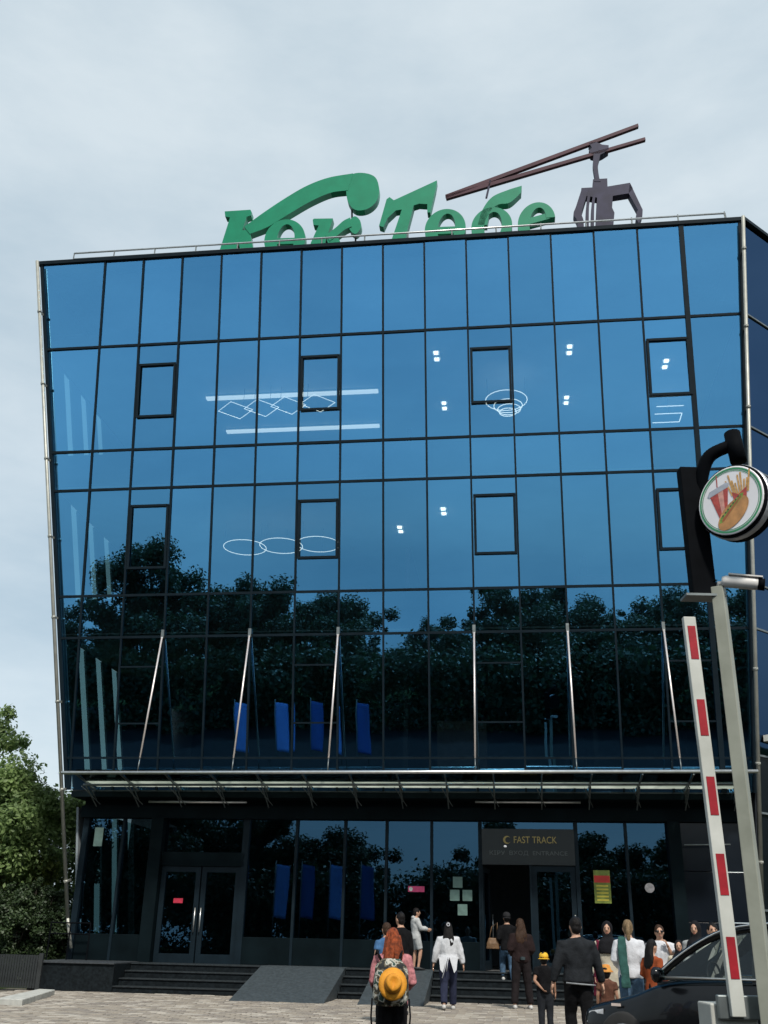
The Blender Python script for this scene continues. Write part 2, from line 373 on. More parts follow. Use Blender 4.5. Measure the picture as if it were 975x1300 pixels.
MB().hexa([flank(0, 0, -.10), flank(FL, 0, -.10), flank(FL, 0, -.4), flank(0.2, 0, -.4), flank(0, 20.9, -.10), flank(FL, 20.9, -.10), flank(FL, 20.9, -.4), flank(.2, 20.9, -.4)]).build('flank_wall', mat('flank_backing', (.03, .036, .045), .6), bld)
for z in zs[1:-1]:
    MB().bar(flank(0, z, .02), flank(FL, z, .02), .05, .05).build('flank_rail', STEELD, bld)
MB().bar(flank(-.02, 20.85, -.1), flank(FL, 20.85, -.1), .4, .11).build('parapet_cap', MUL, bld)
MB().bar(flank(.25, 6.35, .18), flank(FL, 6.0, .18), .3, .16).build('flank_ledge', WHITE, bld)
# down pipes with stand-off clamps
def downpipe(fe, zb, zt, sgn, tail):
    off = .30
    pts = [FP(fe(z)+sgn*.02, z, off) for z in (zb, zt)]
    p = MB().tube([pts[0], pts[1]], .052, 10).build('downpipe', PIPE, bld, True)
    z = zb+.9; k = 0
    while z < zt:
        a = FP(fe(z)+sgn*.02, z, off+.07); b = FP(fe(z)+sgn*.02, z, 0)
        MB().bar(a, b, .035, .06).build('clamp', PIPE, p)
        q = FP(fe(z)+sgn*.02, z, off); t = (pts[1]-pts[0]).normalized()
        MB().tube([q-t*.035, q+t*.035], .066, 10).build('collar', PIPE, p, True)
        z += 2.35
    if tail:
        e = pts[0]; MB().tube([e, e+Vector((.05, .1, -.35)), e+Vector((.16, .12, -.75))], .045, 8).build('spout', PIPE, p, True)
downpipe(eL, 1.75, 20.8, -1, True); downpipe(eR, .1, 20.8, 1, False)
# roof railing
RY = -2.9
zr0 = 21.62
rl = MB(); rl.tube([(-10.2, RY, zr0), (10.25, RY, zr0-.06)], .03, 8); rail = rl.build('railing', STEEL, bld, True)
MB().tube([(-10.2, RY, zr0-.22), (10.25, RY, zr0-.28)], .018, 6).build('lower_rail', STEELD, rail, True)
MB().tube([(10.25, RY, zr0-.06), (11.2, RY+3.0, zr0-.06)], .03, 8).build('return_rail', STEELD, rail, True)
for i in range(16):
    x = -10.2 + i*20.45/15; MB().tube([(x, RY, 20.7), (x, RY, zr0)], .022, 6).build('post', STEELD, rail, True)

# ---- ground floor front (vertical, set back under the canopy)
GZ = .66                                                 # landing level
MB().box(-8.6, 9.5, .25, .6, 4.35, 4.6).build('lintel', CLAD, bld)
MB().hexa([(-8.75, -.62, 4.80), (9.5, -.62, 4.80), (9.5, .3, 4.80), (-8.75, .3, 4.80), (-8.75, -.62, 4.95), (9.5, -.62, 4.95), (9.5, .3, 4.95), (-8.75, .3, 4.95)]).build('soffit', CLAD, bld)
MB().box(-8.6, 9.5, -.16, .22, 4.30, 4.62).build('fascia', CLAD, bld)
MB().box(-8.58, 9.48, .02, .2, 4.62, 4.80).build('fascia_panel', CLAD, bld)
def gpane(x0, x1, z0, z1, y=0.06):
    a = prr.uniform(-.003, .003)
    link('glass_pane', new_mesh('glass_pane', [(x0, y+a, z0), (x1, y-a, z0), (x1, y-a, z1), (x0, y+a, z1)], [(0, 1, 2, 3)], GLG), bld)
def gmull(x, z0=GZ, z1=4.30, w_=.07, d=.1, name='mullion'):
    MB().box(x-w_/2, x+w_/2, -d*.4, .12, z0, z1).build(name, MUL, bld)
BZ = 1.32
edges = [-8.35, -7.35, -6.49]
gpane(-8.35, -7.35, BZ, 4.3); gpane(-7.35, -6.49, BZ, 4.3)
gmull(-8.45, w_=.16); gmull(-7.35)
MB().box(-6.49, -6.15, -.22, .3, GZ, 4.30).build('column', CLAD, bld); MB().box(7.38, 7.70, -.22, .3, GZ, 4.30).build('column', CLAD, bld)
for (a, b) in ((-3.84, -2.43), (-2.43, -1.1), (-1.1, .03), (.03, 1.24), (1.24, 2.53)):
    gpane(a, b, BZ, 4.3); gmull(b)
    MB().box(a+.035, b-.035, -.02, .14, GZ, BZ).build('base_panel', CLAD, bld, bevel=.008)
for (a, b) in ((5.04, 6.33), (6.33, 7.38)):
    gpane(a, b, BZ-.1, 4.3); MB().box(a+.035, b-.035, -.02, .14, GZ, BZ-.1).build('base_panel', CLAD, bld, bevel=.008)
gmull(6.33); gmull(5.04, w_=.1); gmull(2.53, w_=.1)
for (a, b) in ((-8.37, -7.35), (-7.35, -6.49)):
    MB().box(a+.03, b-.03, -.02, .14, GZ, BZ).build('base_panel', CLAD, bld, bevel=.008)
# left doors
gpane(-6.15, -3.84, 3.42, 4.3); MB().box(-6.15, -3.84, -.04, .13, 3.06, 3.42).build('door_header', CLAD, bld)
gmull(-3.84, w_=.18)
def door(x0, x1, z0, z1, y=.05, hx=None):
    fr = MB(); w_ = .13
    fr.box(x0, x0+w_, y-.05, y+.05, z0, z1); fr.box(x1-w_, x1, y-.05, y+.05, z0, z1); fr.box(x0+w_, x1-w_, y-.05, y+.05, z0, z0+.22); fr.box(x0+w_, x1-w_, y-.05, y+.05, z1-.14, z1)
    d = fr.build('door', MUL, bld)
    link('pane', new_mesh('pane', [(x0+w_, y, z0+.22), (x1-w_, y, z0+.22), (x1-w_, y, z1-.14), (x0+w_, y, z1-.14)], [(0, 1, 2, 3)], GLG), d)
    hx = hx if hx is not None else x1-.06
    MB().tube([(hx, y-.1, z0+.75), (hx, y-.1, z0+1.35)], .017, 8).build('handle', STEEL, d, True)
    return d
door(-6.13, -5.03, GZ, 3.05); door(-4.99, -3.93, GZ, 3.05, hx=-4.93)
# main entrance: header with lettering, open doorway, one leaf
MB().box(2.58, 4.99, -.06, .13, 3.20, 4.10).build('entrance_header', mat('header_panel', (.007, .011, .012), .4), bld)
gpane(2.58, 4.99, 4.1, 4.3)
door(3.86, 4.98, GZ, 3.18)
gmull(3.83, z1=3.2, w_=.06)
ol = door(0, 1.12, 0, 2.5); ol.location = (2.60, .12, GZ); ol.rotation_euler = (0, 0, R(82))
def text(s, x, z, y, width, height, m_, parent, name='lettering', depth=.01):
    cu_ = bpy.data.curves.new('t', 'FONT'); cu_.body = s; cu_.extrude = .5*depth; cu_.size = 1
    o = bpy.data.objects.new('t', cu_); C.objects.link(o); bpy.context.view_layer.update()
    me = bpy.data.meshes.new_from_object(o.evaluated_get(bpy.context.evaluated_depsgraph_get()))
    bpy.data.objects.remove(o); bpy.data.curves.remove(cu_)
    xs = [v.co.x for v in me.vertices]; ys = [v.co.y for v in me.vertices]
    x0, x1, y0, y1 = min(xs), max(xs), min(ys), max(ys)
    for v in me.vertices:
        cx, cy, cz = v.co; v.co = ((cx-x0)/(x1-x0)*width, -cz, (cy-y0)/(y1-y0)*height)
    me.materials.clear(); me.materials.append(m_); me.update()
    return link(name, me, parent, (x, y, z))
GOLD = mat('gold_letters', (.36, .27, .10), .4, .5, .1, 3)
text('FAST TRACK', 3.42, 3.74, -.072, 1.12, .17, GOLD, bld)
text('КІРУ  ВХОД  ENTRANCE', 2.78, 3.42, -.072, 2.02, .13, mat('grey_letters', (.075, .085, .085), .5), bld)
cres = MB(); pr = [(3.24+.10*math.cos(a), 3.82+.10*math.sin(a)) for a in [R(40+280*i/14) for i in range(15)]]; pr2 = [(3.27+.075*math.cos(a), 3.82+.075*math.sin(a)) for a in [R(320-280*i/14) for i in range(15)]]
cres.prism(pr+pr2, -.078, -.068); cres.build('crescent', GOLD, bld)
MB().box(2.6, 4.98, .5, .55, GZ, 3.2)
# right of the column: dark panels with a door outline
for i, (a, b) in enumerate(((7.70, 8.55), (8.55, 9.45))):
    for (z0, z1) in ((0.0, .64), (GZ, 1.9), (1.9, 3.1), (3.1, 4.3)):
        MB().box(a+.01, b-.01, -.03, .15, z0+.01, z1-.01).build('wall_panel', CLAD2, bld, bevel=.006)
MB().tube([(7.75, -.3, 3.72), (8.9, -.3, 3.74)], .02, 6).build('wall_bar', STEELD, bld, True)
for (a, b, z) in ((-6.57, -3.79, 4.70), (2.43, 5.19, 4.745)):
    MB().tube([(a, -.40, z), (b, -.40, z)], .035, 8).build('awning_bar', STEEL, bld, True)
    for x in (a+.2, (a+b)/2, b-.2): MB().bar((x, -.40, z), (x, -.02, z+.02), .03, .03).build('bracket', STEELD, bld)
# floor of the hall behind the doors, with a back wall and dim ceiling
MB().box(-8.5, 9.4, .3, 8.9, GZ-.1, GZ-.01).build('hall_floor', INTD, bld)
MB().box(-8.5, 9.4, 5.5, 5.7, GZ, 4.59).build('hall_wall', mat('hall_wall', (.06, .065, .07), .7), bld)
# notices on the glass
def notice(x0, x1, z0, z1, m_, y=.045, name='notice'): return MB().box(x0, x1, y-.006, y, z0, z1).build(name, m_, bld)
PAP = mat('paper_green', (.10, .17, .15), .6, 0, .2, 9)
n_ = notice(5.44, 5.86, 2.30, 3.10, mat('poster_olive', (.16, .20, .03), .5, 0, .4, 7)); MB().box(5.45, 5.85, .034, .038, 2.80, 2.97).build('band', mat('poster_red', (.55, .03, .02), .5), n_)
for k in range(5): MB().box(5.50, 5.80, .034, .038, 2.36+k*.085, 2.40+k*.085).build('price_line', mat('poster_yellow', (.50, .42, .05), .5), n_)
MB().lathe([(.11, 0), (.12, .005)], 20).build('round_sticker', mat('sticker_white', (.55, .50, .48), .5, 0, .3, 12), bld, loc=(6.84, .05, 2.69), rot=(R(90), 0, 0))
n_ = notice(.62, 1.05, 2.50, 2.64, mat('sticker_pink', (.55, .05, .16), .5, 0, .2, 9)); MB().lathe([(.05, 0), (.052, .004)], 14).build('mark', WHITE, n_, loc=(.69, .037, 2.57), rot=(R(90), 0, 0))
notice(-5.72, -5.46, 2.12, 2.24, mat('sticker_red', (.45, .02, .05), .5, 0, .2, 9), y=-.005)
for (x, z) in ((1.80, 2.62), (1.72, 2.30), (2.05, 2.30), (1.92, 1.95)): notice(x, x+.25, z, z+.27, PAP)
notice(-8.20, -7.95, 3.55, 4.05, mat('paper_pale', (.30, .42, .36), .6, 0, .2, 6))

# ---- canopy: steel and glass, hung on six tie rods
CX0, CX1 = -8.39, 9.36
yF, yM, yB = -2.2, -1.4, -.55
zF, zM, zB = 5.25, 5.05, 4.98
can = MB().tube([(CX0, yF, zF-.04), (CX1, yF, zF+.03)], .045, 10).build('canopy', STEEL, bld, True)
MB().tube([(CX0+.3, yM, zM-.04), (CX1-.25, yM, zM+.03)], .032, 8).build('middle_rail', STEELD, can, True)
MB().box(CX0+.2, CX1-.15, yB-.04, yB+.04, zB-.08, zB+.04).build('wall_rail', STEELD, can)
FROST = bpy.data.materials.new('frosted_glass'); FROST.use_nodes = True
_t = FROST.node_tree; _t.nodes.clear(); _o = _t.nodes.new('ShaderNodeOutputMaterial'); _m = _t.nodes.new('ShaderNodeMixShader'); _m.inputs[0].default_value = .62
_a = _t.nodes.new('ShaderNodeBsdfTransparent'); _a.inputs[0].default_value = (.45, .55, .52, 1); _b = _t.nodes.new('ShaderNodeBsdfTranslucent'); _n = _t.nodes.new('ShaderNodeTexNoise'); _n.inputs['Scale'].default_value = 1.2; _n.inputs['Detail'].default_value = 6
_r = _t.nodes.new('ShaderNodeValToRGB'); _r.color_ramp.elements[0].color = (.45, .47, .42, 1); _r.color_ramp.elements[1].color = (.85, .86, .80, 1); _r.color_ramp.elements[0].position = .35; _r.color_ramp.elements[1].position = .7
_t.links.new(_n.outputs[0], _r.inputs[0]); _t.links.new(_r.outputs[0], _b.inputs[0]); _t.links.new(_a.outputs[0], _m.inputs[1]); _t.links.new(_b.outputs[0], _m.inputs[2]); _t.links.new(_m.outputs[0], _o.inputs[0])
CLEAR = glass('canopy_glass', (.34, .40, .40), (.60, .68, .66), .10)
nb = 14
bx = [CX0+.35+(CX1-CX0-.65)*i/nb for i in range(nb+1)]
for i in range(nb):
    a, b = bx[i]+.02, bx[i+1]-.02
    for (y0, y1, z0, z1, m_) in ((yF+.05, yM-.02, zF+.04, zM+.06, CLEAR), (yM+.02, yB, zM+.06, zB+.08, FROST)):
        MB().hexa([(a, y0, z0), (b, y0, z0), (b, y1, z1), (a, y1, z1), (a, y0, z0+.012), (b, y0, z0+.012), (b, y1, z1+.012), (a, y1, z1+.012)]).build('glass_panel', m_, can)
for i, x in enumerate(bx):
    rf = MB(); rf.bar((x, yF, zF-.03), (x, yB, zB-.02), .03, .05)
    rf.tube([(x, yM, zM-.04), (x, yB+.1, zB-.42)], .018, 6); rf.tube([(x, yM+.35, zM-.05), (x, yB+.05, zB-.25)], .014, 6); rf.tube([(x-.14, yM+.1, zM-.06), (x+.1, yB+.1, zB-.36)], .012, 6)
    rf.build('rafter', STEELD, can)
for x, c in ((-6.32, 3), (-3.78, 5), (-1.26, 7), (2.51, 10), (5.03, 12), (7.56, 14)):
    tp = FP(x, 9.2, .08); bt = Vector((x, -2.15, 5.36))
    d = (tp-bt).normalized()
    rd = MB().tube([bt+d*.25, tp-d*.1], .026, 8).build('tie_rod', mat('rod_steel', (.72, .64, .60), .35, .5, .1, 3), can, True)
    MB().tube([bt-d*.1, bt+d*.25], .016, 6).build('turnbuckle', STEELD, rd, True); MB().box(x-.04, x+.04, tp.y-.02, tp.y+.08, tp.z-.12, tp.z+.12).build('lug', STEELD, rd)

# ---- lamps hanging inside
def lamp(name, label, px, py, z, builder, cat='lamp', group=None):
    P = on_ground(px, py, z); t = thing(name, label, cat, P, BROT, group); builder(t); return t
def ring_of(n, rx, ry=None, rot=0, z=0): 
    ry = ry or rx; return [Vector((rx*math.cos(2*math.pi*i/n+rot), ry*math.sin(2*math.pi*i/n+rot), z)) for i in range(n+1)]
ZC4, ZC3 = ROWS['A']+.02, ROWS['C']+.12
def wires(t, pts, z): 
    for p in pts: MB().tube([(p[0], p[1], 0), (p[0], p[1], z)], .006, 4).build('wire', BLACK, t)
for k, px in enumerate((299, 332, 366, 403)):
    def b(t): MB().tube(ring_of(4, .58, .58), .012, 6).build('light_frame', LIT, t); wires(t, [(.62, 0), (-.62, 0)], ZC4-17.2)
    lamp('diamond_lamp', 'glowing square wire-thin pendant lamp in the row of four behind the upper glass', px, 521-k*3, 17.2, b, group='diamond pendant lamps on the upper floor')
for k, px in enumerate((311, 357, 404)):
    def b(t): MB().tube(ring_of(28, .68), .012, 6).build('light_ring', LIT, t); wires(t, [(.68, 0), (-.68, 0), (0, .68)], ZC3-12.75)
    lamp('ring_lamp', 'thin glowing ring pendant lamp in the row of three behind the glass', px, 695-k*2, 12.75, b, group='ring pendant lamps on the middle floor')
def b(t):
    for r_, z, dx in ((.66, .25, 0), (.45, .05, .05), (.36, -.08, .08), (.27, -.18, .04)):
        MB().tube([p+Vector((dx, 0, z)) for p in ring_of(24, r_)], .014, 6).build('light_ring', LIT, t)
    wires(t, [(.6, 0), (-.6, 0)], ZC4-16.9)
lamp('spiral_lamp', 'tiered pendant lamp of shrinking glowing rings behind an opening window', 643, 517, 16.9, b)
def b(t):
    for y_ in (-.5, 0, .6): MB().tube([(-.45, y_, 0), (.4, y_, 0)], .016, 6).build('light_tube', LIT, t)
    MB().tube([(.42, 0, 0), (.42, .6, 0)], .016, 6).build('light_tube', LIT, t); wires(t, [(0, 0)], ZC4-17.3)
lamp('tube_lamp', 'small bracket shaped tube lamp in the pane beside the wide mullion', 849, 525, 17.3, b)
for (px0, py0, px1, py1, lb) in ((262, 507, 480, 498, 'long pale ceiling light bar above the diamond lamps'), (287, 548, 482, 543, 'long pale ceiling light bar under the diamond lamps')):
    a = on_ground(px0, py0, ZC4-.1); b_ = on_ground(px1, py1, ZC4-.1)
    o = thing('light_bar', lb, 'light', (a+b_)/2, BROT); hl = (b_-a).length/2
    MB().box(-hl, hl, -.09, .09, 0, .06).build('diffuser', LITB, o); MB().box(-hl-.03, hl+.03, -.12, .12, .06, .099).build('housing', WHITE, o)
for (px, py, z) in ((554, 453, ZC4), (564, 516, ZC4), (723, 445, ZC4), (719, 509, ZC4), (563, 650, ZC3), (508, 673, ZC3), (845, 463, ZC4)):
    P = on_ground(px, py, z-.06); o = thing('ceiling_spot', 'small bright square ceiling spot light behind the blue glass', 'light', P, BROT, 'ceiling spots behind the glass')
    MB().box(-.07, .07, -.26, -.11, 0, .04).build('lens', emit('spot_light', (1, .95, .86), 3.2), o); MB().box(-.07, .07, .11, .26, 0, .04).build('lens', emit('spot_light', (1, .95, .86), 3.2), o)
    MB().box(-.13, .13, -.31, .31, .04, .059).build('plate', WHITE, o)

# ------------------------------------------------------------------ steps, ramps, plinth
def frame_thing(name, label, cat, x, y, z=0, group=None): return thing(name, label, cat, LW(x, y, z), BROT, group)
def steps(x0, x1, label):
    t = frame_thing('stairs', label, 'stairs', (x0+x1)/2, -1.2); hw = (x1-x0)/2
    for k in range(4):
        yf = -1.95+k*.36; z1 = .165*(k+1)
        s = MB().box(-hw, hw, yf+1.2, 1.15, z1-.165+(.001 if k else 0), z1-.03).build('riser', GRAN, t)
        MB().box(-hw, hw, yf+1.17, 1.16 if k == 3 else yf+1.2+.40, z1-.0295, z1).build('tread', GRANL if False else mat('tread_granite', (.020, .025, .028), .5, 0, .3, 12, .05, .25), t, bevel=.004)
    return t
steps(-6.40, -3.02, 'dark granite steps leading up to the closed double doors')
steps(-.83, -.12, 'narrow dark steps in the gap between two sloping ramps')
steps(1.37, 9.4, 'wide dark granite steps below the open entrance')
def ramp(x0, x1, label):
    t = frame_thing('ramp', label, 'ramp', (x0+x1)/2, -2.3); hw = (x1-x0)/2
    P = [(-hw-.0, -1.45, -.02), (hw, -1.45, -.02), (hw, 2.29, -.02), (-hw, 2.29, -.02), (-hw, -1.45, .012), (hw, -1.45, .012), (hw, 1.45, .662), (-hw, 1.45, .662)]
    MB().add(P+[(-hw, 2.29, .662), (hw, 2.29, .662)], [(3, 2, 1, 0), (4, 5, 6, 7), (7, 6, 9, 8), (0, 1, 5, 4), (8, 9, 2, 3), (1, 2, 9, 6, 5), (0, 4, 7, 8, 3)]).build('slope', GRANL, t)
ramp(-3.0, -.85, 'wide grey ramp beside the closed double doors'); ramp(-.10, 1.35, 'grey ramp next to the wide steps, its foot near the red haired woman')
t = frame_thing('plinth', 'dark granite plinth block left of the steps', 'plinth', -7.55, -1.0)
MB().box(-1.05, 1.13, -.95, 1.2, 0, .64).build('block', GRAN, t); MB().box(-1.08, 1.135, -1.0, 1.2, .6405, .672).build('coping', mat('coping_granite', (.04, .045, .05), .45, 0, .3, 12), t)
# pale kerb slab
t = thing('kerb_slab', 'low pale concrete kerb slab in front of the dark fence', 'kerb')
a = [Vector((-7.73, 25.5, 0)), Vector((-7.30, 25.3, 0)), Vector((-6.84, 21.6, 0)), Vector((-7.42, 21.8, 0))]
MB().hexa([p for p in a]+[p+Vector((0, 0, .13)) for p in a]).build('slab', mat('kerb_concrete', (.40, .40, .37), .8, 0, .2, 6, .1), t, bevel=.015)
# fence
t = thing('fence', 'dark metal fence panel of close upright slats left of the plinth', 'fence', (0, 0, 0))
f0, f1 = Vector((-13.5, 27.9, 0)), Vector((-8.25, 27.05, 0)); dv = f1-f0
FD = mat('fence_dark', (.018, .021, .022), .6, .1, .3, 6)
for k in range(5):
    p = f0+dv*(k/4); MB().box(p.x-.05, p.x+.05, p.y-.05, p.y+.05, 0, .95 if k < 4 else .85).build('post', FD, t)
for z in (.14, .78): MB().bar(f0+Vector((0, 0, z)), f1+Vector((0, 0, z)), .03, .05).build('rail', FD, t)
sl = new_mesh('slat', [], [], FD); _s = MB().box(-.028, .028, -.006, .006, .06, .80); sl = new_mesh('slat', _s.v, _s.f, FD)
for k in range(78):
    p = f0+dv*((k+.5)/78)+Vector((0, -.03, 0)); link('slat', sl, t, p, (0, 0, math.atan2(dv.y, dv.x)))
t = thing('railing', 'thin black handrail beside the silver downpipe above the plinth', 'railing', LW(-8.9, -.4, 0), BROT)
for x in (0, .55, 1.1): MB().tube([(x, 0, .6), (x, 0, 1.58)], .02, 6).build('post', BLACK, t)
for z in (1.3, 1.57): MB().tube([(0, 0, z), (1.1, 0, z)], .018, 6).build('rail', BLACK, t)

# ------------------------------------------------------------------ rooftop sign (outlines measured on the sign plane, real depth)
SY = -1.8
def s6(x, y): p = on_wall(260+x*.30769, 200+y*.30769, SY); return (p[0], p[2])
def s7(x, y): p = on_wall(470+x*.36923, 140+y*.36923, SY); return (p[0], p[2])
sign = thing('rooftop_sign', 'large green slanted serif lettering standing on the roof edge', 'sign', LW(0, 0, 20.75), BROT)
DEP = .28
def smooth_closed(pts, n=5):
    out = []; k = len(pts)
    for i in range(k):
        p0, p1, p2, p3 = [Vector(pts[(i+j-1) % k]) for j in range(4)]
        for s in range(n):
            t = s/n; out.append(tuple(.5*((2*p1)+(p2-p0)*t+(2*p0-5*p1+4*p2-p3)*t*t+(3*p1-p0-3*p2+p3)*t**3)))
    return out
def smooth_open(pts, n=6):
    out = []; P = [Vector(p) for p in pts]; P = [P[0]*2-P[1]]+P+[P[-1]*2-P[-2]]
    for i in range(1, len(P)-2):
        p0, p1, p2, p3 = P[i-1:i+3]
        for s in range(n):
            t = s/n; out.append(.5*((2*p1)+(p2-p0)*t+(2*p0-5*p1+4*p2-p3)*t*t+(3*p1-p0-3*p2+p3)*t**3))
    out.append(P[-2]); return out
def letter(name, polys, strips=(), m_=GREEN, conv=s6, dep=DEP, label=None):
    """polys: outlines; strips: (left side, right side) pairs for curved strokes"""
    mb = MB()
    def ext(loop, sh=0.0):
        loop = [(x, z-20.75) for x, z in loop]
        bm = bmesh.new(); vs = [bm.verts.new((x, SY+sh, z)) for x, z in loop]; f = bm.faces.new(vs); bm.normal_update()
        if f.normal.y > 0: f.normal_flip()
        r_ = bmesh.ops.extrude_face_region(bm, geom=[f])
        for v in r_['geom']:
            if isinstance(v, bmesh.types.BMVert): v.co.y += dep
        bmesh.ops.triangulate(bm, faces=[f_ for f_ in bm.faces if len(f_.verts) > 4])
        bmesh.ops.recalc_face_normals(bm, faces=bm.faces)
        bm.verts.index_update(); mb.add([v.co for v in bm.verts], [tuple(v.index for v in f_.verts) for f_ in bm.faces]); bm.free()
    for ip, p in enumerate(polys): ext([conv(*q) for q in p], .006*ip)
    for (A, B) in strips:
        a = [conv(*q) for q in smooth_open(A)]; b = [conv(*q) for q in smooth_open(B)]
        # quads between the two sides
        n = min(len(a), len(b)); b0 = len(mb.v)
        for i in range(n):
            for (p, y) in ((a[i], SY-.012), (b[i], SY-.012), (b[i], SY+dep-.015), (a[i], SY+dep-.015)): mb.v.append(Vector((p[0], y, p[1]-20.75)))
        for i in range(n-1):
            q = b0+4*i; w_ = q+4
            mb.f += [(q, q+1, w_+1, w_), (q+1, q+2, w_+2, w_+1), (q+2, q+3, w_+3, w_+2), (q+3, q, w_, w_+3)]
        mb.f += [(b0+3, b0+2, b0+1, b0), tuple(b0+4*(n-1)+i for i in range(4))]
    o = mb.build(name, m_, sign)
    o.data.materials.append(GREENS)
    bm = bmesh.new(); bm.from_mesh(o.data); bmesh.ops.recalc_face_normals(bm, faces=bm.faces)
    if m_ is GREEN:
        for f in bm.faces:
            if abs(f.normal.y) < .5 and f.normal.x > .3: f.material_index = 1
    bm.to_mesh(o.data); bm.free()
    if label: o['label'] = label
    return o
def ell(cx, cy, rx, ry, n=28, a0=0, a1=360, slant=0):
    return [(cx+rx*math.cos(R(a))-slant*ry*math.sin(R(a)), cy+ry*math.sin(R(a))) for a in [a0+(a1-a0)*i/n for i in range(n+1)]]
EXT = 70   # how far below the parapet line the letters go on
letter('letter', [[(82, 222), (188, 215), (193, 224), (190, 238), (172, 245), (128, 385), (108, 385+EXT), (42, 385+EXT), (62, 380), (104, 247), (84, 243)],
                  [(150, 300), (186, 296), (192, 345), (205, 395), (222, 385+EXT), (160, 385+EXT), (146, 385), (138, 340)]])
letter('swash', [smooth_closed([(584, 100), (610, 68), (660, 64), (704, 82), (719, 130), (708, 180), (670, 212), (622, 216), (592, 185), (583, 140)], 4)],
       [([(163, 286), (240, 230), (330, 170), (420, 118), (510, 84), (612, 66)], [(186, 316), (262, 286), (350, 232), (440, 180), (520, 146), (590, 136)])])
def ring_letter(cx, cy, ro, rv, ri, rvi, sl=.12, conv=s6, bar=True, a0=0, a1=360):
    A = ell(cx, cy, ro, rv, 30, a0, a1, sl); B = ell(cx+4, cy-2, ri, rvi, 30, a0, a1, sl)
    polys = []
    if bar: polys.append([(cx-ro*.7, cy-6), (cx+ro*.8, cy-10), (cx+ro*.8, cy+14), (cx-ro*.7, cy+18)])
    letter('letter', polys, [(A, B)], conv=conv)
ring_letter(330, 340, 84, 84, 36, 62, .10)
letter('letter', [[(445, 257), (450, 252), (528, 251), (522, 272), (498, 345), (480, 355+EXT), (415, 355+EXT), (438, 350), (470, 280), (448, 278)],
                  [(500, 325), (545, 318), (560, 350), (585, 355+EXT), (525, 355+EXT), (510, 360)], smooth_closed([(596, 262), (618, 241), (640, 258), (643, 288), (622, 314), (598, 296)], 4)],
       [([(498, 322), (540, 290), (572, 262), (600, 248)], [(515, 345), (552, 318), (578, 298), (606, 285)])])
letter('letter', [[(750, 172), (762, 163), (780, 176), (958, 94), (952, 130), (930, 226), (918, 226), (918, 192), (884, 190), (862, 197), (826, 335), (806, 340+EXT), (745, 340+EXT), (772, 335), (813, 214), (788, 218), (754, 250), (737, 287), (719, 281)]])
ring_letter(258, 408, 70, 68, 30, 50, .10, s7)
# b with raised flag
ring_letter(418, 400, 70, 66, 30, 48, .10, s7, bar=False)
letter('letter_flag', [], [([(370, 395), (385, 345), (418, 300), (470, 276), (521, 260)], [(402, 395), (412, 350), (440, 325), (480, 318), (519, 284)])], conv=s7)
# e
letter('letter', [[(528, 376), (612, 352), (618, 372), (530, 396)]], [(ell(572, 385, 64, 68, 30, 60, 345, .12), ell(576, 383, 28, 48, 30, 60, 345, .12))], conv=s7)
rods = [((605, 208), (606, 250)), ((620, 305), (621, 430))]
for a, b_ in rods:
    A = s6(*a); B = s6(*b_); MB().tube([(A[0], SY+.1, A[1]-20.75), (B[0], SY+.1, B[1]-20.75)], .03, 6).build('support_rod', BLACK, sign)
# steel back frame holding the letters up
for x in (-5.3, -3.6, -1.9, 0.8, 2.6, 4.4):
    MB().bar((x, SY+DEP+.05, -.02), (x, SY+DEP+.05, 1.35), .06, .06).build('support_post', STEELD, sign)
MB().bar((-5.5, SY+DEP+.05, 1.1), (5.2, SY+DEP+.05, 1.1), .05, .05).build('support_beam', STEELD, sign)
# gondola emblem
emb = thing('gondola_emblem', 'dark purple cable car emblem hanging from two cable beams on the roof', 'emblem', LW(0, 0, 20.75), BROT)
sign_keep = sign; sign = emb
CBL = mat('cable_brown', (.062, .024, .034), .6, 0, .2, 3, 0, .2)
letter('cable', [[(258, 290), (262, 302), (923, 55), (921, 45)]], m_=CBL, conv=s7, dep=.12)
letter('cable', [[(258, 292), (262, 304), (947, 101), (945, 92)]], m_=CBL, conv=s7, dep=.12)
letter('grip', [[(752, 112), (775, 108), (798, 118), (820, 120), (820, 135), (800, 148), (785, 155), (760, 150), (752, 138), (762, 128)]], m_=PURP, conv=s7, dep=.3)
letter('hanger', [], [([(768, 150), (766, 190), (772, 230), (770, 245)], [(792, 150), (783, 190), (787, 230), (792, 245)])], m_=PURP, conv=s7, dep=.2)
letter('cabin', [[(726, 267), (765, 265), (766, 237), (815, 234), (816, 262), (893, 249), (903, 268), (890, 285), (834, 294), (832, 335), (840, 352), (834, 420), (835, 470), (775, 470), (775, 400), (780, 300), (728, 292)]], m_=PURP, conv=s7)
letter('cabin_side', [], [([(728, 268), (708, 330), (699, 358), (712, 385), (712, 460)], [(752, 270), (733, 330), (727, 358), (734, 385), (734, 460)])], m_=PURP, conv=s7)
for dx in (748, 766): letter('cabin_rib', [], [([(dx, 290), (dx-6, 340), (dx-8, 460)], [(dx+9, 290), (dx+4, 340), (dx+4, 460)])], m_=PURP, conv=s7)
letter('cabin_arm', [[(893, 249), (937, 342), (936, 362), (924, 388), (914, 372), (916, 350), (921, 343), (888, 284)]], m_=PURP, conv=s7)
letter('cable_hanger', [[(410, 240), (416, 240), (402, 300), (396, 300)]], m_=PURP, conv=s7, dep=.06)
for px in (786, 812):
    A = s7(px, 420); MB().bar((A[0], SY+.16, -.02), (A[0], SY+.16, A[1]-20.75), .07, .07).build('support_post', STEELD, emb)
sign = sign_keep

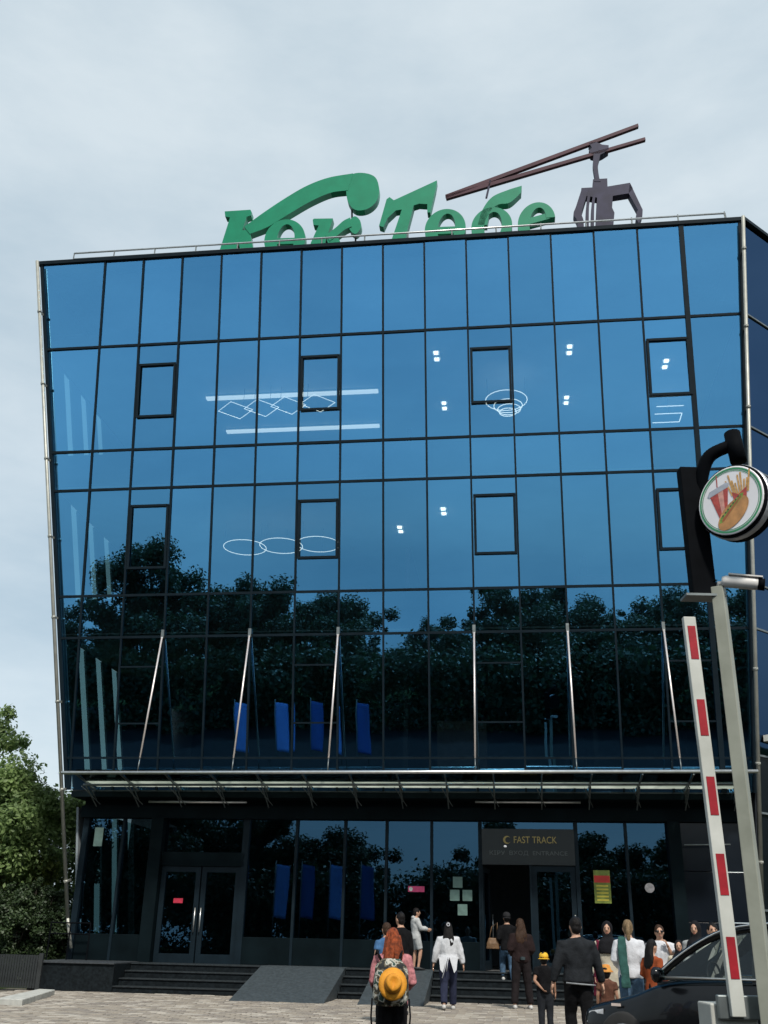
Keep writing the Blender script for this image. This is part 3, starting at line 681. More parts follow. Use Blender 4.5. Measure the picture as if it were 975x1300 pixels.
# ------------------------------------------------------------------ trees
def leaves_mesh(name, centers, n, size, m_, rnd, flat=.5):
    """leaf-sized quads scattered round clump centres [(c, r)]"""
    vs = []; fs = []
    tot = sum(r_**2 for _, r_ in centers)
    for c, r_ in centers:
        k = int(n*r_*r_/tot)
        for _ in range(k):
            d = Vector((rnd.gauss(0, 1), rnd.gauss(0, 1), rnd.gauss(0, 1)*.8)).normalized()
            p = c + d*(r_*(rnd.random()**.45)*rnd.uniform(.75, 1.18))
            nrm = (d*.6+Vector((rnd.gauss(0, .6), rnd.gauss(0, .6), rnd.gauss(.5, .6)))).normalized()
            t = nrm.cross(Vector((rnd.gauss(0, 1), rnd.gauss(0, 1), rnd.gauss(0, 1)))).normalized(); b = nrm.cross(t)
            s = size*rnd.uniform(.6, 1.3); i = len(vs)
            vs += [p-t*s*.5, p+b*s*.28, p+t*s*.5, p-b*s*.28]; fs.append((i, i+1, i+2, i+3))
    return new_mesh(name, vs, fs, m_)
def make_tree(name, label, cat, loc, height, rad, n, seed, m_, size=.16, group=None, low=.25, nclump=60, gap=.0, slim=1.0):
    rnd = random.Random(seed); t = thing(name, label, cat, loc, (0, 0, rnd.uniform(0, 6)), group)
    tk = MB(); top = height*.8; tr = height*.022
    pts = [Vector((rnd.gauss(0, .04)*i*height/14, rnd.gauss(0, .04)*i*height/14, top*i/6)) for i in range(7)]
    tk.loft([(p, tr*(1-.8*i/6), tr*(1-.8*i/6)) for i, p in enumerate(pts)], 8)
    cl = []
    zc = height*(low+1)/2; hz = height*(1-low)/2
    while len(cl) < nclump:
        d = Vector((rnd.gauss(0, 1), rnd.gauss(0, 1), rnd.gauss(0, 1))).normalized()*(rnd.random()**.4)
        w_ = (1-.35*max(0, d.z))*(1+.75*noise.noise(d*1.7+Vector((seed, seed*.7, 0))))
        p = Vector((d.x*rad*w_, d.y*rad*w_, zc+d.z*hz*.93*min(1.04, .62+.42*w_)+(0 if slim > 1 else .0))); cl.append((p, rad*rnd.choice((.08, .11, .15, .2, .26))*slim))
    for c, r_ in cl[:22]:
        k = min(5, max(1, int(c.z/top*6)-1)); a = pts[k]; mid = a.lerp(c, .5)+Vector((0, 0, -.08*height*.2))
        tk.loft([(a, tr*.32, tr*.32), (mid, tr*.2, tr*.2), (c, tr*.06, tr*.06)], 5)
    tk.build('trunk', BARK, t, True)
    link('crown', leaves_mesh('crown', cl, n, size, m_, rnd), t)
    return t
def copy_tree(src, loc, rz, s, label=None):
    o = src.copy(); C.objects.link(o); o.location = loc; o.rotation_euler = (0, 0, rz); o.scale = s
    if label: o['label'] = label
    for ch in src.children:
        c = ch.copy(); C.objects.link(c); c.parent = o
    return o
LF1 = leafmat('leaf_green', (.055, .10, .03), (.34, .47, .17), .5); LF2 = leafmat('leaf_deep', (.012, .030, .012), (.05, .085, .03)); LF3 = leafmat('leaf_yellow_green', (.06, .09, .016), (.28, .33, .08), .45); LFD = leafmat('thuja_green', (.014, .030, .010), (.050, .085, .028), .2)
make_tree('broadleaf_tree', 'tall leafy green tree beside the left end of the glass building', 'tree', (-13.9, 35, 0), 9.3, 3.6, 66000, 21, LF1, .17, low=.12, nclump=95)
make_tree('broadleaf_tree', 'yellow green tree standing low behind the fence', 'tree', (-12.6, 33.0, 0), 5.0, 2.3, 26000, 22, LF3, .15, low=.08, nclump=40)
make_tree('broadleaf_tree', 'darker thin tree between the leafy tree and the glass corner', 'tree', (-12.1, 39.5, 0), 6.6, 2.2, 20000, 23, LF2, .16, low=.08, nclump=44)
make_tree('broadleaf_tree', 'far deep green tree filling the gap behind the leafy tree', 'tree', (-19.5, 46, 0), 8.0, 4.6, 22000, 24, LF2, .22, low=.1, nclump=50)
th = None
for k, (px, d, h_) in enumerate(((2, 31.2, 3.3), (19, 31.0, 3.0), (37, 31.3, 3.2), (55, 31.1, 2.9), (72, 31.4, 2.8), (88, 31.3, 2.5))):
    P = at_depth(px, 1200, d); P.z = 0
    if th is None: th = make_tree('columnar_shrub', 'narrow dark evergreen column in the row behind the fence', 'shrub', P, 3.0, .46, 15000, 31, LFD, .09, 'evergreen columns behind the fence', low=.0, nclump=60, slim=2.6)
    else: copy_tree(th, P, k*1.3, (1, 1, h_/3))
# trees across the plaza, behind the viewer: they show in the glass
RT1 = make_tree('street_tree', 'tall full tree across the plaza, mirrored highest in the left glass', 'tree', (-29.3, -15.4, 0), 15.0, 5.8, 52000, 41, LF2, .30, low=.03, nclump=110)
RT2 = make_tree('street_tree', 'broad tree across the plaza mirrored under the ring lamps', 'tree', (-21.0, -16.3, 0), 11.0, 5.0, 46000, 42, LF2, .28, low=.03, nclump=110)
RT3 = make_tree('street_tree', 'open airy tree across the plaza mirrored beside the middle tie rods', 'tree', (-2.7, -18.7, 0), 9.9, 4.4, 30000, 43, LF2, .27, low=.03, nclump=80)
GRP = 'trees across the plaza mirrored in the glass'
for o in (RT1, RT2, RT3): o['group'] = GRP
for (src, x, y, s, rz, lb) in ((RT2, -14.6, -17.2, .82, 2.0, 'low round tree across the plaza beside the broad mirrored tree'), (RT3, 3.6, -19.4, .90, 1.0, 'small open tree across the plaza right of the airy tree'),
        (RT3, 9.2, -20.3, .92, 4.0, 'airy tree across the plaza mirrored beside the barrier'), (RT1, -37, -14.2, .64, 3.3, 'full tree across the plaza at the far left of the mirrored row'),
        (RT1, -8.6, -22.0, .47, 5.0, 'squat full tree across the plaza behind the flags'), (RT2, 14.5, -21.5, .86, .6, 'round tree across the plaza behind the food sign'),
        (RT2, 1.0, -25.0, .84, 3.0, 'round tree across the plaza behind the airy tree'), (RT1, -17.5, -24.0, .58, 1.5, 'full tree across the plaza in the second row'), (RT2, -26, -23, .9, .2, 'broad tree across the plaza behind the tallest one'),
        (RT2, 8.0, -27.0, .86, 4.4, 'round tree across the plaza farthest from the building')):
    copy_tree(src, (x, y, 0), rz, (s*1.1, s*1.1, s), lb)
# hedge mass closing the view under those crowns
hd = thing('hedge', 'tall dark hedge across the plaza seen only mirrored in the lower glass', 'hedge', (-10, -12.5, 0), (0, 0, R(-7)))
rnd = random.Random(5)
link('foliage', leaves_mesh('foliage', [(Vector((-42+i*1.0, rnd.uniform(-1, 1)+(13 if False else 0), .7+j*1.25+rnd.uniform(-.4, .4))), rnd.uniform(1.0, 1.6)) for i in range(84) for j in range(4)], 80000, .34, LF2, rnd), hd)

# feather flags left of the viewer, mirrored in the entrance glass
FLB = leafmat('flag_blue', (.26, .42, .72), (.32, .50, .80), .55); FLD = leafmat('flag_dark_blue', (.11, .21, .46), (.14, .26, .54), .55); PALE = mat('flag_pale', (.30, .42, .62), .7)
def flag(px, label, m_, seed, mark):
    P = on_wall(px, 1100, 0); w0 = LW(*P); d = ray(px, 1100); d = d-NO*(2*d.dot(NO)); t_ = 21.5/d.dot(NO); Q = w0+d*t_; Q.z = 0
    t = thing('feather_flag', label, 'flag', Q, (0, 0, R(8)*math.sin(seed*2.1)), 'blue feather flags left of the plaza')
    MB().tube([(0, 0, 0), (0, 0, 4.65)], .025, 6).build('pole', STEELD, t, True)
    mb = MB(); nx, nz = 6, 16; rn = random.Random(seed)
    for j in range(nz+1):
        for i in range(nx+1):
            z = 2.15+2.35*j/nz; x = .03+.62*i/nx*(1-.10*math.sin(3*j/nz+seed)); y_ = .10*math.sin(3.5*i/nx+seed+2.2*j/nz)*(i/nx)
            mb.v.append(Vector((x, y_, z-(.10*i/nx))))
    for j in range(nz):
        for i in range(nx): a = j*(nx+1)+i; mb.f.append((a, a+1, a+nx+2, a+nx+1))
    cl = mb.build('cloth', m_, t, True); sm = cl.modifiers.new('solid', 'SOLIDIFY'); sm.thickness = .006
    MB().lathe([(.25, 0), (.25, .02), (.05, .06)], 14).build('foot', BLACK, t)
    if mark: MB().tube([Vector((.34, -.10, 3.9))+Vector((p.x*.16, 0, p.y*.16)) for p in ring_of(12, 1)], .018, 5).build('emblem', PALE, cl)
for k, (px, lb, m_) in enumerate(((300, 'blue feather flag farthest from the entrance steps', FLB), (350, 'bright blue feather flag second from the far end of the row', FLB), (388, 'dark blue feather flag between two brighter ones', FLD), (424, 'bright blue feather flag with a ring emblem', FLB), (460, 'dark blue feather flag at the entrance end of the row', FLD))):
    flag(px, lb, m_, k+1, k == 3)

# ------------------------------------------------------------------ barrier, post with camera and food sign
def box_between(mb, a, b, w_, d): return mb.bar(a, b, w_, d, Vector((0, 1, 0)))
BD = 8.0
P0 = at_depth(928, 1300, BD); PA = at_depth(874, 784, BD)
PB = at_depth(934, 1262, BD)
bar_t = thing('barrier', 'white barrier boom with red reflective patches raised upright', 'barrier', (PB.x, BD+.24, 0))
ztop = PA.z; lean_x = (PA.x-PB.x)
MB().box(-.17, .17, -.16, .16, 0, 1.0).build('cabinet', mat('cabinet_beige', (.42, .42, .38), .6, 0, .12, 4, .03), bar_t, bevel=.012)
MB().box(-.13, .24, -.22, -.162, .90, 1.06).build('arm_clamp', STEELD, bar_t, bevel=.01)
def armp(z, dx=0, dy=0): return Vector((lean_x*(z-.96)/(ztop-.96)+dx, -.24+dy, z))
arm = MB(); aw, ad = .051, .03
arm.hexa([armp(.92, -aw, -ad), armp(.92, aw, -ad), armp(.92, aw, ad), armp(.92, -aw, ad), armp(ztop, -aw, -ad), armp(ztop, aw, -ad), armp(ztop, aw, ad), armp(ztop, -aw, ad)])
boom = arm.build('boom', mat('boom_white', (.40, .41, .37), .5, 0, .1, 3, .04, .4, (.58, .59, .55)), bar_t, bevel=.006)
for (ya, yb) in ((785, 828), (880, 927), (980, 1030), (1080, 1134), (1188, 1243)):
    z1 = at_depth(880, ya, BD-.24).z; z0 = at_depth(890, yb, BD-.24).z
    MB().hexa([armp(z0, -.028, -ad-.004), armp(z0, .036, -ad-.004), armp(z0, .036, -ad+.002), armp(z0, -.028, -ad+.002), armp(z1, -.028, -ad-.004), armp(z1, .036, -ad-.004), armp(z1, .036, -ad+.002), armp(z1, -.028, -ad+.002)]).build('red_patch', RED, boom)
# square post
SD = 7.9
A = at_depth(913, 746, SD); B = at_depth(970, 1240, SD)
pt = thing('camera_post', 'square pale steel post carrying a surveillance camera and a plate', 'post', (B.x-.0, SD, 0), (0, 0, R(-33)))
hh = A.z; 
MB().box(-.05, .05, -.05, .05, 0, hh).build('shaft', mat('post_paint', (.22, .23, .185), .5, 0, .12, 3, .06, .4, (.33, .34, .285)), pt, bevel=.006)
MB().box(-.16, .16, -.16, .16, 0, .02).build('base_plate', STEELD, pt)
camm = thing('security_camera', 'white bullet security camera on top of the pale square post', 'camera', (B.x, SD, hh), (0, 0, 0))
CW = mat('camera_white', (.62, .60, .57), .4, 0, .15, 8)
d0 = Vector((.02, -.05, .04)); d1 = Vector((.30, -.16, -.02))
bd = MB().loft([(d0, .035, .04), (d0.lerp(d1, .1), .05, .052), (d0.lerp(d1, .8), .05, .052), (d1, .046, .048)], 12, ref=Vector((0, 0, 1))).build('housing', CW, camm, True)
MB().loft([(d0.lerp(d1, .93), .047, .05), (d0.lerp(d1, 1.1), .05, .052)], 12, ref=Vector((0, 0, 1))).build('lens_hood', BLACK, camm, True)
MB().bar(d0.lerp(d1, .2)+Vector((0, 0, .058)), d0.lerp(d1, 1.08)+Vector((0, 0, .056)), .10, .012).build('sun_shield', CW, camm)
MB().tube([(0, 0, -.01), (.0, -.02, .03), d0.lerp(d1, .3)], .02, 8).build('bracket', CW, camm, True)
MB().tube([(-.05, 0, .02), (-.08, .02, .05), (-.02, -.02, .06)], .008, 6).build('cable', BLACK, camm, True)
# black sign mast on a plate beside the post
M0 = at_depth(893, 757, SD+.05); M1 = at_depth(877, 596, SD+.05)
fs = thing('food_sign', 'round food sign with drink, fries and hot dog on a black mast', 'sign', (M0.x, SD+.05, M0.z))
MB().box(-.17, (B.x-M0.x)+.05, -.09, .09, -.022, -.002).build('support_plate', STEELD, fs)
mh = M1.z-M0.z; mx = M0.x
MB().box(-.10, .10, -.06, .06, 0, mh).build('mast', BLACK, fs, bevel=.008)
T1 = at_depth(916, 560, SD+.0); T2 = at_depth(932, 590, SD)
cx_, cz_ = at_depth(924, 574, SD).x-mx, T1.z-M0.z
arc = smooth_open([(.075, mh-.24), (.095, mh-.06), (.16, mh+.08), (cx_+.01, cz_-.10)], 8)
MB().loft([((p[0], -.20*i_/len(arc), p[1]), .058, .058) for i_, p in enumerate(arc)], 10).build('curved_arm', BLACK, fs, True)
zb_ = at_depth(924, 590, SD).z-M0.z
MB().tube([(cx_, -.20, cz_), (cx_+.01, -.24, zb_-.06)], .070, 16).build('socket', BLACK, fs, True)
DC = at_depth(937, 633, SD-.32); rad = .292
disc = thing_d = None
dx_, dz_ = DC.x-mx, DC.z-M0.z
ROTD = (R(90), 0, R(-50))
hs = MB().lathe([(rad+.02, -.10), (rad+.028, -.09), (rad+.028, .07), (rad+.012, .085)], 48).build('housing', BLACK, fs, False, (dx_, -.32, dz_-.02), ROTD)
MB().lathe([(rad+.029, -.012), (rad+.034, -.008), (rad+.034, .05), (rad+.029, .055)], 48).build('rim_band', mat('rim_silver', (.45, .46, .48), .35, .5), hs)
MB().lathe([(rad+.010, .0855), (rad+.004, .092)], 48).build('face', mat('face_white', (.80, .78, .80), .35, 0, .04, 5), hs)
def annulus(r0_, r1_, z, m_, nm): 
    v = [Vector((r_*math.cos(2*math.pi*i/48), r_*math.sin(2*math.pi*i/48), z)) for r_ in (r0_, r1_) for i in range(48)]
    MB().add(v, [(i, (i+1) % 48, 48+(i+1) % 48, 48+i) for i in range(48)]).build(nm, m_, hs)
annulus(rad*.985, rad*.93, .0945, mat('ring_green', (.03, .25, .10), .4), 'green_ring'); annulus(rad*.905, rad*.885, .0945, MATS['ring_green'], 'green_ring')
def flat(poly, m_, nm, z=.0945): 
    n = len(poly); return MB().add([(x*rad, y*rad, z) for x, y in poly], [tuple(range(n))]).build(nm, m_, hs)
CUP = mat('print_red', (.42, .06, .045), .4, 0, .3, 30); CUPL = mat('print_pink', (.62, .30, .24), .4, 0, .2, 30); LID = mat('print_lid', (.40, .42, .48), .4, 0, .2, 20)
FRY = mat('print_fries', (.60, .33, .10), .4, 0, .3, 40); BUN = mat('print_bun', (.50, .24, .08), .4, 0, .25, 14); LET = mat('print_lettuce', (.16, .30, .04), .4, 0, .4, 40); DRK = mat('print_dark', (.06, .05, .03), .4)
flat([(-.62, .28), (-.02, .42), (-.12, -.32), (-.22, -.55), (-.38, -.50)], CUP, 'cup_print'); flat([(-.36, .32), (-.18, .37), (-.20, -.30), (-.30, -.42)], CUPL, 'cup_print', .0952)
flat([(-.70, .32), (-.62, .44), (-.05, .58), (.02, .52), (.0, .42), (-.64, .26)], LID, 'lid_print', .0956); flat([(-.37, .5), (-.34, .5), (-.33, .88), (-.36, .88)], CUP, 'straw_print', .0952)
frr = random.Random(2)
for k in range(9):
    x = .06+k*.062; h_ = .62+.16*math.sin(k*1.7); flat([(x, .1), (x+.05, .1), (x+.03+(k-4)*.035, h_), (x-.02+(k-4)*.035, h_)], FRY, 'fries_print', .0950+.0002*(k % 3))
flat([(.08, .22), (.28, .10), (.56, .26), (.50, -.20), (.14, -.20)], CUP, 'box_print', .0958)
bun = [(.05+.50*math.cos(a)*.96-.18*math.sin(a), -.42+.50*math.cos(a)*.72+.26*math.sin(a)) for a in [2*math.pi*i/28 for i in range(28)]]
flat(bun, BUN, 'bun_print', .0962)
flat([(-.42, -.62), (-.36, -.46), (.34, .10), (.44, .10), (.40, 0), (-.30, -.60)], LET, 'lettuce_print', .0966)
flat([(-.34, -.58), (-.30, -.50), (.34, .05), (.37, .01), (-.26, -.58)], mat('print_sausage', (.34, .10, .03), .4, 0, .2, 20), 'sausage_print', .0970)
for k in range(7): 
    x, y_ = -.28+k*.09, -.42+k*.075; flat([(x-.03, y_), (x, y_-.03), (x+.04, y_+.01), (x, y_+.04)], DRK, 'olive_print', .0972)

# ------------------------------------------------------------------ black car
CARP = mat('car_paint', (.003, .0035, .0045), .25, 0, .2, 2, 0, .25, None, .25); TYR = mat('tyre', (.012, .012, .012), .85, 0, .2, 9); ALU = mat('alloy', (.32, .33, .34), .3, .8)
CARG = glass('car_glass', (.45, .50, .52), (.74, .80, .78), .02); CARD = glass('car_glass_tinted', (.45, .50, .52), (.10, .12, .12), .06)
CPL = at_depth(846, 1240, 12.3)
car = thing('parked_car', 'black car with large side windows parked in front of the steps', 'car', (CPL.x+1.10, 12.9, 0), (0, 0, R(180-42)))
# x forward, y left; section table: x, half width, sill z, belt z (top of the lower body)
SEC = [(1.86, .55, .36, .56), (1.80, .72, .28, .66), (1.62, .80, .24, .71), (1.34, .84, .22, .77), (1.0, .87, .22, .85), (.74, .88, .22, .98), (.2, .89, .22, 1.03), (-.8, .89, .22, 1.05), (-1.7, .88, .24, 1.06), (-2.15, .84, .30, 1.04), (-2.25, .74, .38, .98)]
mb = MB(); NR = 14
for (x, w_, z0, z1) in SEC:
    prof = [(-w_*.86, z0), (-w_, z0+(z1-z0)*.18), (-w_*1.01, z0+(z1-z0)*.5), (-w_*.985, z0+(z1-z0)*.78), (-w_*.93, z1-.02), (-w_*.80, z1+.004), (-w_*.3, z1+.02)]
    ring = prof+[(-a, b) for a, b in reversed(prof)]
    mb.v += [Vector((x, a, b)) for a, b in ring]
for i in range(len(SEC)-1):
    for j in range(NR): a = i*NR+j; b = i*NR+(j+1) % NR; mb.f.append((a, b, b+NR, a+NR))
mb.f.append(tuple(range(NR))); mb.f.append(tuple((len(SEC)-1)*NR+j for j in reversed(range(NR))))
bm_ = bmesh.new(); 
body = mb.build('body', CARP, car, True)
bm_.from_mesh(body.data); 
# cut the cabin opening in the deck between scuttle and tail
dl = [f for f in bm_.faces if f.calc_center_median().z > .95 and abs(f.calc_center_median().y) < .5 and -2.0 < f.calc_center_median().x < .72]
bmesh.ops.delete(bm_, geom=dl, context='FACES'); bmesh.ops.recalc_face_normals(bm_, faces=bm_.faces); bm_.to_mesh(body.data); bm_.free()
ss = body.modifiers.new('sub', 'SUBSURF'); ss.levels = 2; ss.render_levels = 2
# cabin lines
def cab(t_, s):                      # roof line: x, z along t
    return None
AP = [(.74, 1.00), (.48, 1.22), (.16, 1.42), (-.18, 1.555)]            # A pillar, side view
RFL = [(-.18, 1.555), (-.7, 1.615), (-1.3, 1.60), (-1.85, 1.52)]
DP = [(-1.85, 1.52), (-2.10, 1.25), (-2.16, 1.04)]
def wy(z): return .84 - (z-1.0)*.30
for s in (-1, 1):
    MB().loft([((x, s*wy(z), z), .045, .05) for x, z in smooth_open(AP, 4)], 8).build('a_pillar', CARP, car, True)
    MB().loft([((x, s*(wy(z)-.01), z-.02), .05, .045) for x, z in smooth_open(RFL, 4)], 8, ref=Vector((0, 1, 0))).build('roof_rail', CARP, car, True)
    MB().loft([((x, s*wy(z), z), .08, .05) for x, z in smooth_open(DP, 4)], 8).build('rear_pillar', CARP, car, True)
    MB().hexa([(-.42, s*wy(1.03), 1.0), (-.54, s*wy(1.03), 1.0), (-.54, s*(wy(1.03)-.04), 1.0), (-.42, s*(wy(1.03)-.04), 1.0), (-.42, s*wy(1.56), 1.58), (-.50, s*wy(1.56), 1.58), (-.50, s*(wy(1.56)-.04), 1.58), (-.42, s*(wy(1.56)-.04), 1.58)]).build('b_pillar', CARP, car)
    MB().tube([(.7, s*(wy(1.04)+.02), 1.035), (-2.0, s*(wy(1.06)+.015), 1.06)], .012, 6).build('window_trim', STEEL, car, True)
    MB().tube([(x, s*(wy(z)+.048), z+.012) for x, z in smooth_open(AP+RFL[1:3], 4)], .010, 6).build('roof_trim', STEEL, car, True)
    # side glass
    fg = [(x, z) for x, z in smooth_open(AP, 4)]
    MB().add([(x, s*wy(z), z) for x, z in fg]+[(-.46, s*wy(1.58), 1.58), (-.46, s*wy(1.04), 1.03)], [tuple(range(len(fg)+2))]).build('front_side_window', CARG, car)
    MB().add([(-.5, s*wy(1.04), 1.03), (-2.08, s*wy(1.04), 1.05), (-1.85, s*wy(1.5), 1.5), (-1.3, s*wy(1.57), 1.575), (-.5, s*wy(1.58), 1.58)], [(0, 1, 2, 3, 4)]).build('rear_side_window', CARD, car)
    mr = MB().loft([((.62, s*.92, 1.03), .03, .05), ((.60, s*1.0, 1.06), .06, .085), ((.58, s*1.12, 1.065), .06, .085), ((.57, s*1.16, 1.06), .03, .05)], 10, ref=Vector((0, 0, 1))).build('door_mirror', CARP, car, True)
    MB().box(.525, .535, min(s*1.0, s*1.13), max(s*1.0, s*1.13), 1.01, 1.12).build('mirror_glass', CARG, mr)
    MB().box(-.34, -.16, s*.90-.012, s*.90+.012, .88, .91).build('door_handle', STEEL, car)
    hl = MB().hexa([(1.58, s*.60, .52), (1.82, s*.58, .50), (1.74, s*.74, .50), (1.48, s*.80, .52), (1.56, s*.60, .66), (1.76, s*.58, .62), (1.70, s*.735, .62), (1.46, s*.815, .66)]).build('headlight', mat('lamp_lens', (.55, .56, .58), .1, 0, .2, 20), car)
    MB().box(1.20, 1.32, s*.86-.006, s*.86+.006, .70, .73).build('side_marker', mat('marker_lens', (.6, .5, .45), .3), car)
    for wx in (1.18, -1.42):
        w_ = MB().lathe([(.18, -.09), (.30, -.105), (.325, -.07), (.325, .07), (.30, .105), (.18, .09)], 28).build('wheel', TYR, car, True, (wx, s*.78, .325), (R(90), 0, 0))
        MB().lathe([(.20, -.10), (.205, .10)], 20).build('rim', ALU, w_, True)
        for k in range(5): MB().box(-.02, .02, .02, .19, -.107, .107).build('spoke', BLACK, w_, rot=(0, 0, k*1.2566))
roofp = []
for x, z in smooth_open(RFL, 4): roofp.append([(x, y_, z+.03-.05*(y_/.7)**2) for y_ in (-.66, -.4, 0, .4, .66)])
MB().add([p for r_ in roofp for p in r_], [(i*5+j, i*5+j+1, (i+1)*5+j+1, (i+1)*5+j) for i in range(len(roofp)-1) for j in range(4)]).build('roof', CARP, car, True)
MB().add([(.76, -.78, .99), (.80, 0, .99), (.76, .78, .99), (-.16, .64, 1.56), (-.14, 0, 1.59), (-.16, -.64, 1.56)], [(0, 1, 4, 5), (1, 2, 3, 4)]).build('windscreen', CARG, car)
MB().add([(-2.17, -.74, 1.05), (-2.2, .0, 1.05), (-2.17, .74, 1.05), (-1.86, .62, 1.5), (-1.87, 0, 1.53), (-1.86, -.62, 1.5)], [(0, 1, 4, 5), (1, 2, 3, 4)]).build('rear_window', CARD, car)
BLK = mat('trim_black', (.015, .015, .016), .6, 0, .2, 6)
MB().hexa([(.78, -.74, .8), (.78, .74, .8), (.3, .74, .8), (.3, -.74, .8), (.78, -.74, .98), (.78, .74, .98), (.36, .74, 1.01), (.36, -.74, 1.01)]).build('dashboard', BLK, car, bevel=.03)
MB().tube([Vector((.22, .36, 1.02))+Vector((p.y*.06, p.x, p.y))*.185 for p in ring_of(20, 1)], .015, 6).build('steering_wheel', BLK, car, True)
for s in (-1, 1):
    st = MB().loft([((-.42, s*.36, .55), .22, .10), ((-.52, s*.36, .95), .22, .08), ((-.62, s*.36, 1.20), .16, .06)], 10, ref=Vector((1, 0, 0))).build('seat', BLK, car, True)
    MB().ball((-.63, s*.36, 1.33), .05, .12, .09).build('headrest', BLK, st, True)
MB().box(-2.1, .75, -.75, .75, .24, .5).build('cabin_floor', BLK, car)
# ------------------------------------------------------------------ people
SKIN = mat('skin', (.42, .24, .16), .6, 0, .08, 12); SKIN2 = mat('skin_tan', (.30, .16, .10), .6, 0, .08, 12)
HAIRB = mat('hair_black', (.006, .005, .005), .5, 0, .4, 40, .4, .15); HAIRR = mat('hair_red', (.20, .040, .010), .5, 0, .6, 30, .6, .25); HAIRBR = mat('hair_brown', (.035, .018, .010), .5, 0, .4, 40, .4, .15); HAIRF = mat('hair_fair', (.16, .11, .06), .5, 0, .4, 40, .4, .15)
EYE = mat('eye_dark', (.01, .01, .01), .2); LIP = mat('lip', (.28, .08, .07), .5)
def cloth(name, c, var=.2, sc=9): return mat('cloth_'+name, c, .9, 0, var, sc, .35, .12)
def remesh(mb, vox, name, m_, wr=0.0, seed=0, sm=6):
    me = new_mesh('tmp', mb.v, mb.f); o = bpy.data.objects.new('tmp', me); C.objects.link(o)
    md = o.modifiers.new('r', 'REMESH'); md.mode = 'VOXEL'; md.voxel_size = vox
    s_ = o.modifiers.new('s', 'SMOOTH'); s_.iterations = sm; s_.factor = .5
    dg = bpy.context.evaluated_depsgraph_get(); r_ = bpy.data.meshes.new_from_object(o.evaluated_get(dg)); bpy.data.objects.remove(o); bpy.data.meshes.remove(me)
    if wr:
        off = Vector((seed*3.1, seed*1.7, seed*.9)); nn = [v.normal.copy() for v in r_.vertices]
        for v, n1 in zip(r_.vertices, nn):
            q = Vector((v.co.x*9, v.co.y*9, v.co.z*5.5))+off
            v.co += n1*(wr*(noise.noise(q)+.5*noise.noise(q*2.3)))
    r_.materials.clear(); r_.materials.append(m_); r_.polygons.foreach_set('use_smooth', [True]*len(r_.polygons)); r_.name = name; r_.update()
    return r_
def mirr(p, s): return Vector((p[0]*s, p[1], p[2]))
ARMS = {'down': ((.215, -.03, 1.12), (.235, .04, .87)), 'front': ((.21, -.03, 1.13), (.13, .20, 1.08)), 'bent': ((.23, -.05, 1.13), (.16, .17, 1.02)), 'fwd': ((.20, .10, 1.16), (.17, .33, 1.13)),
        'swing': ((.225, -.10, 1.14), (.245, -.12, .89)), 'back': ((.23, -.10, 1.13), (.08, -.16, .98)), 'out': ((.25, 0, 1.13), (.31, .04, .89)), 'chin': ((.20, .06, 1.14), (.10, .17, 1.36))}
LEGS = {'stand': ((.095, .012, .49), (.10, -.02, .09)), 'wide': ((.13, .012, .49), (.16, -.02, .09)), 'step': ((.09, .13, .52), (.095, .06, .09)), 'trail': ((.09, -.03, .50), (.095, -.22, .12)), 'up': ((.09, .22, .60), (.095, .16, .26)), 'fwdstep': ((.09, .10, .50), (.095, .17, .09))}
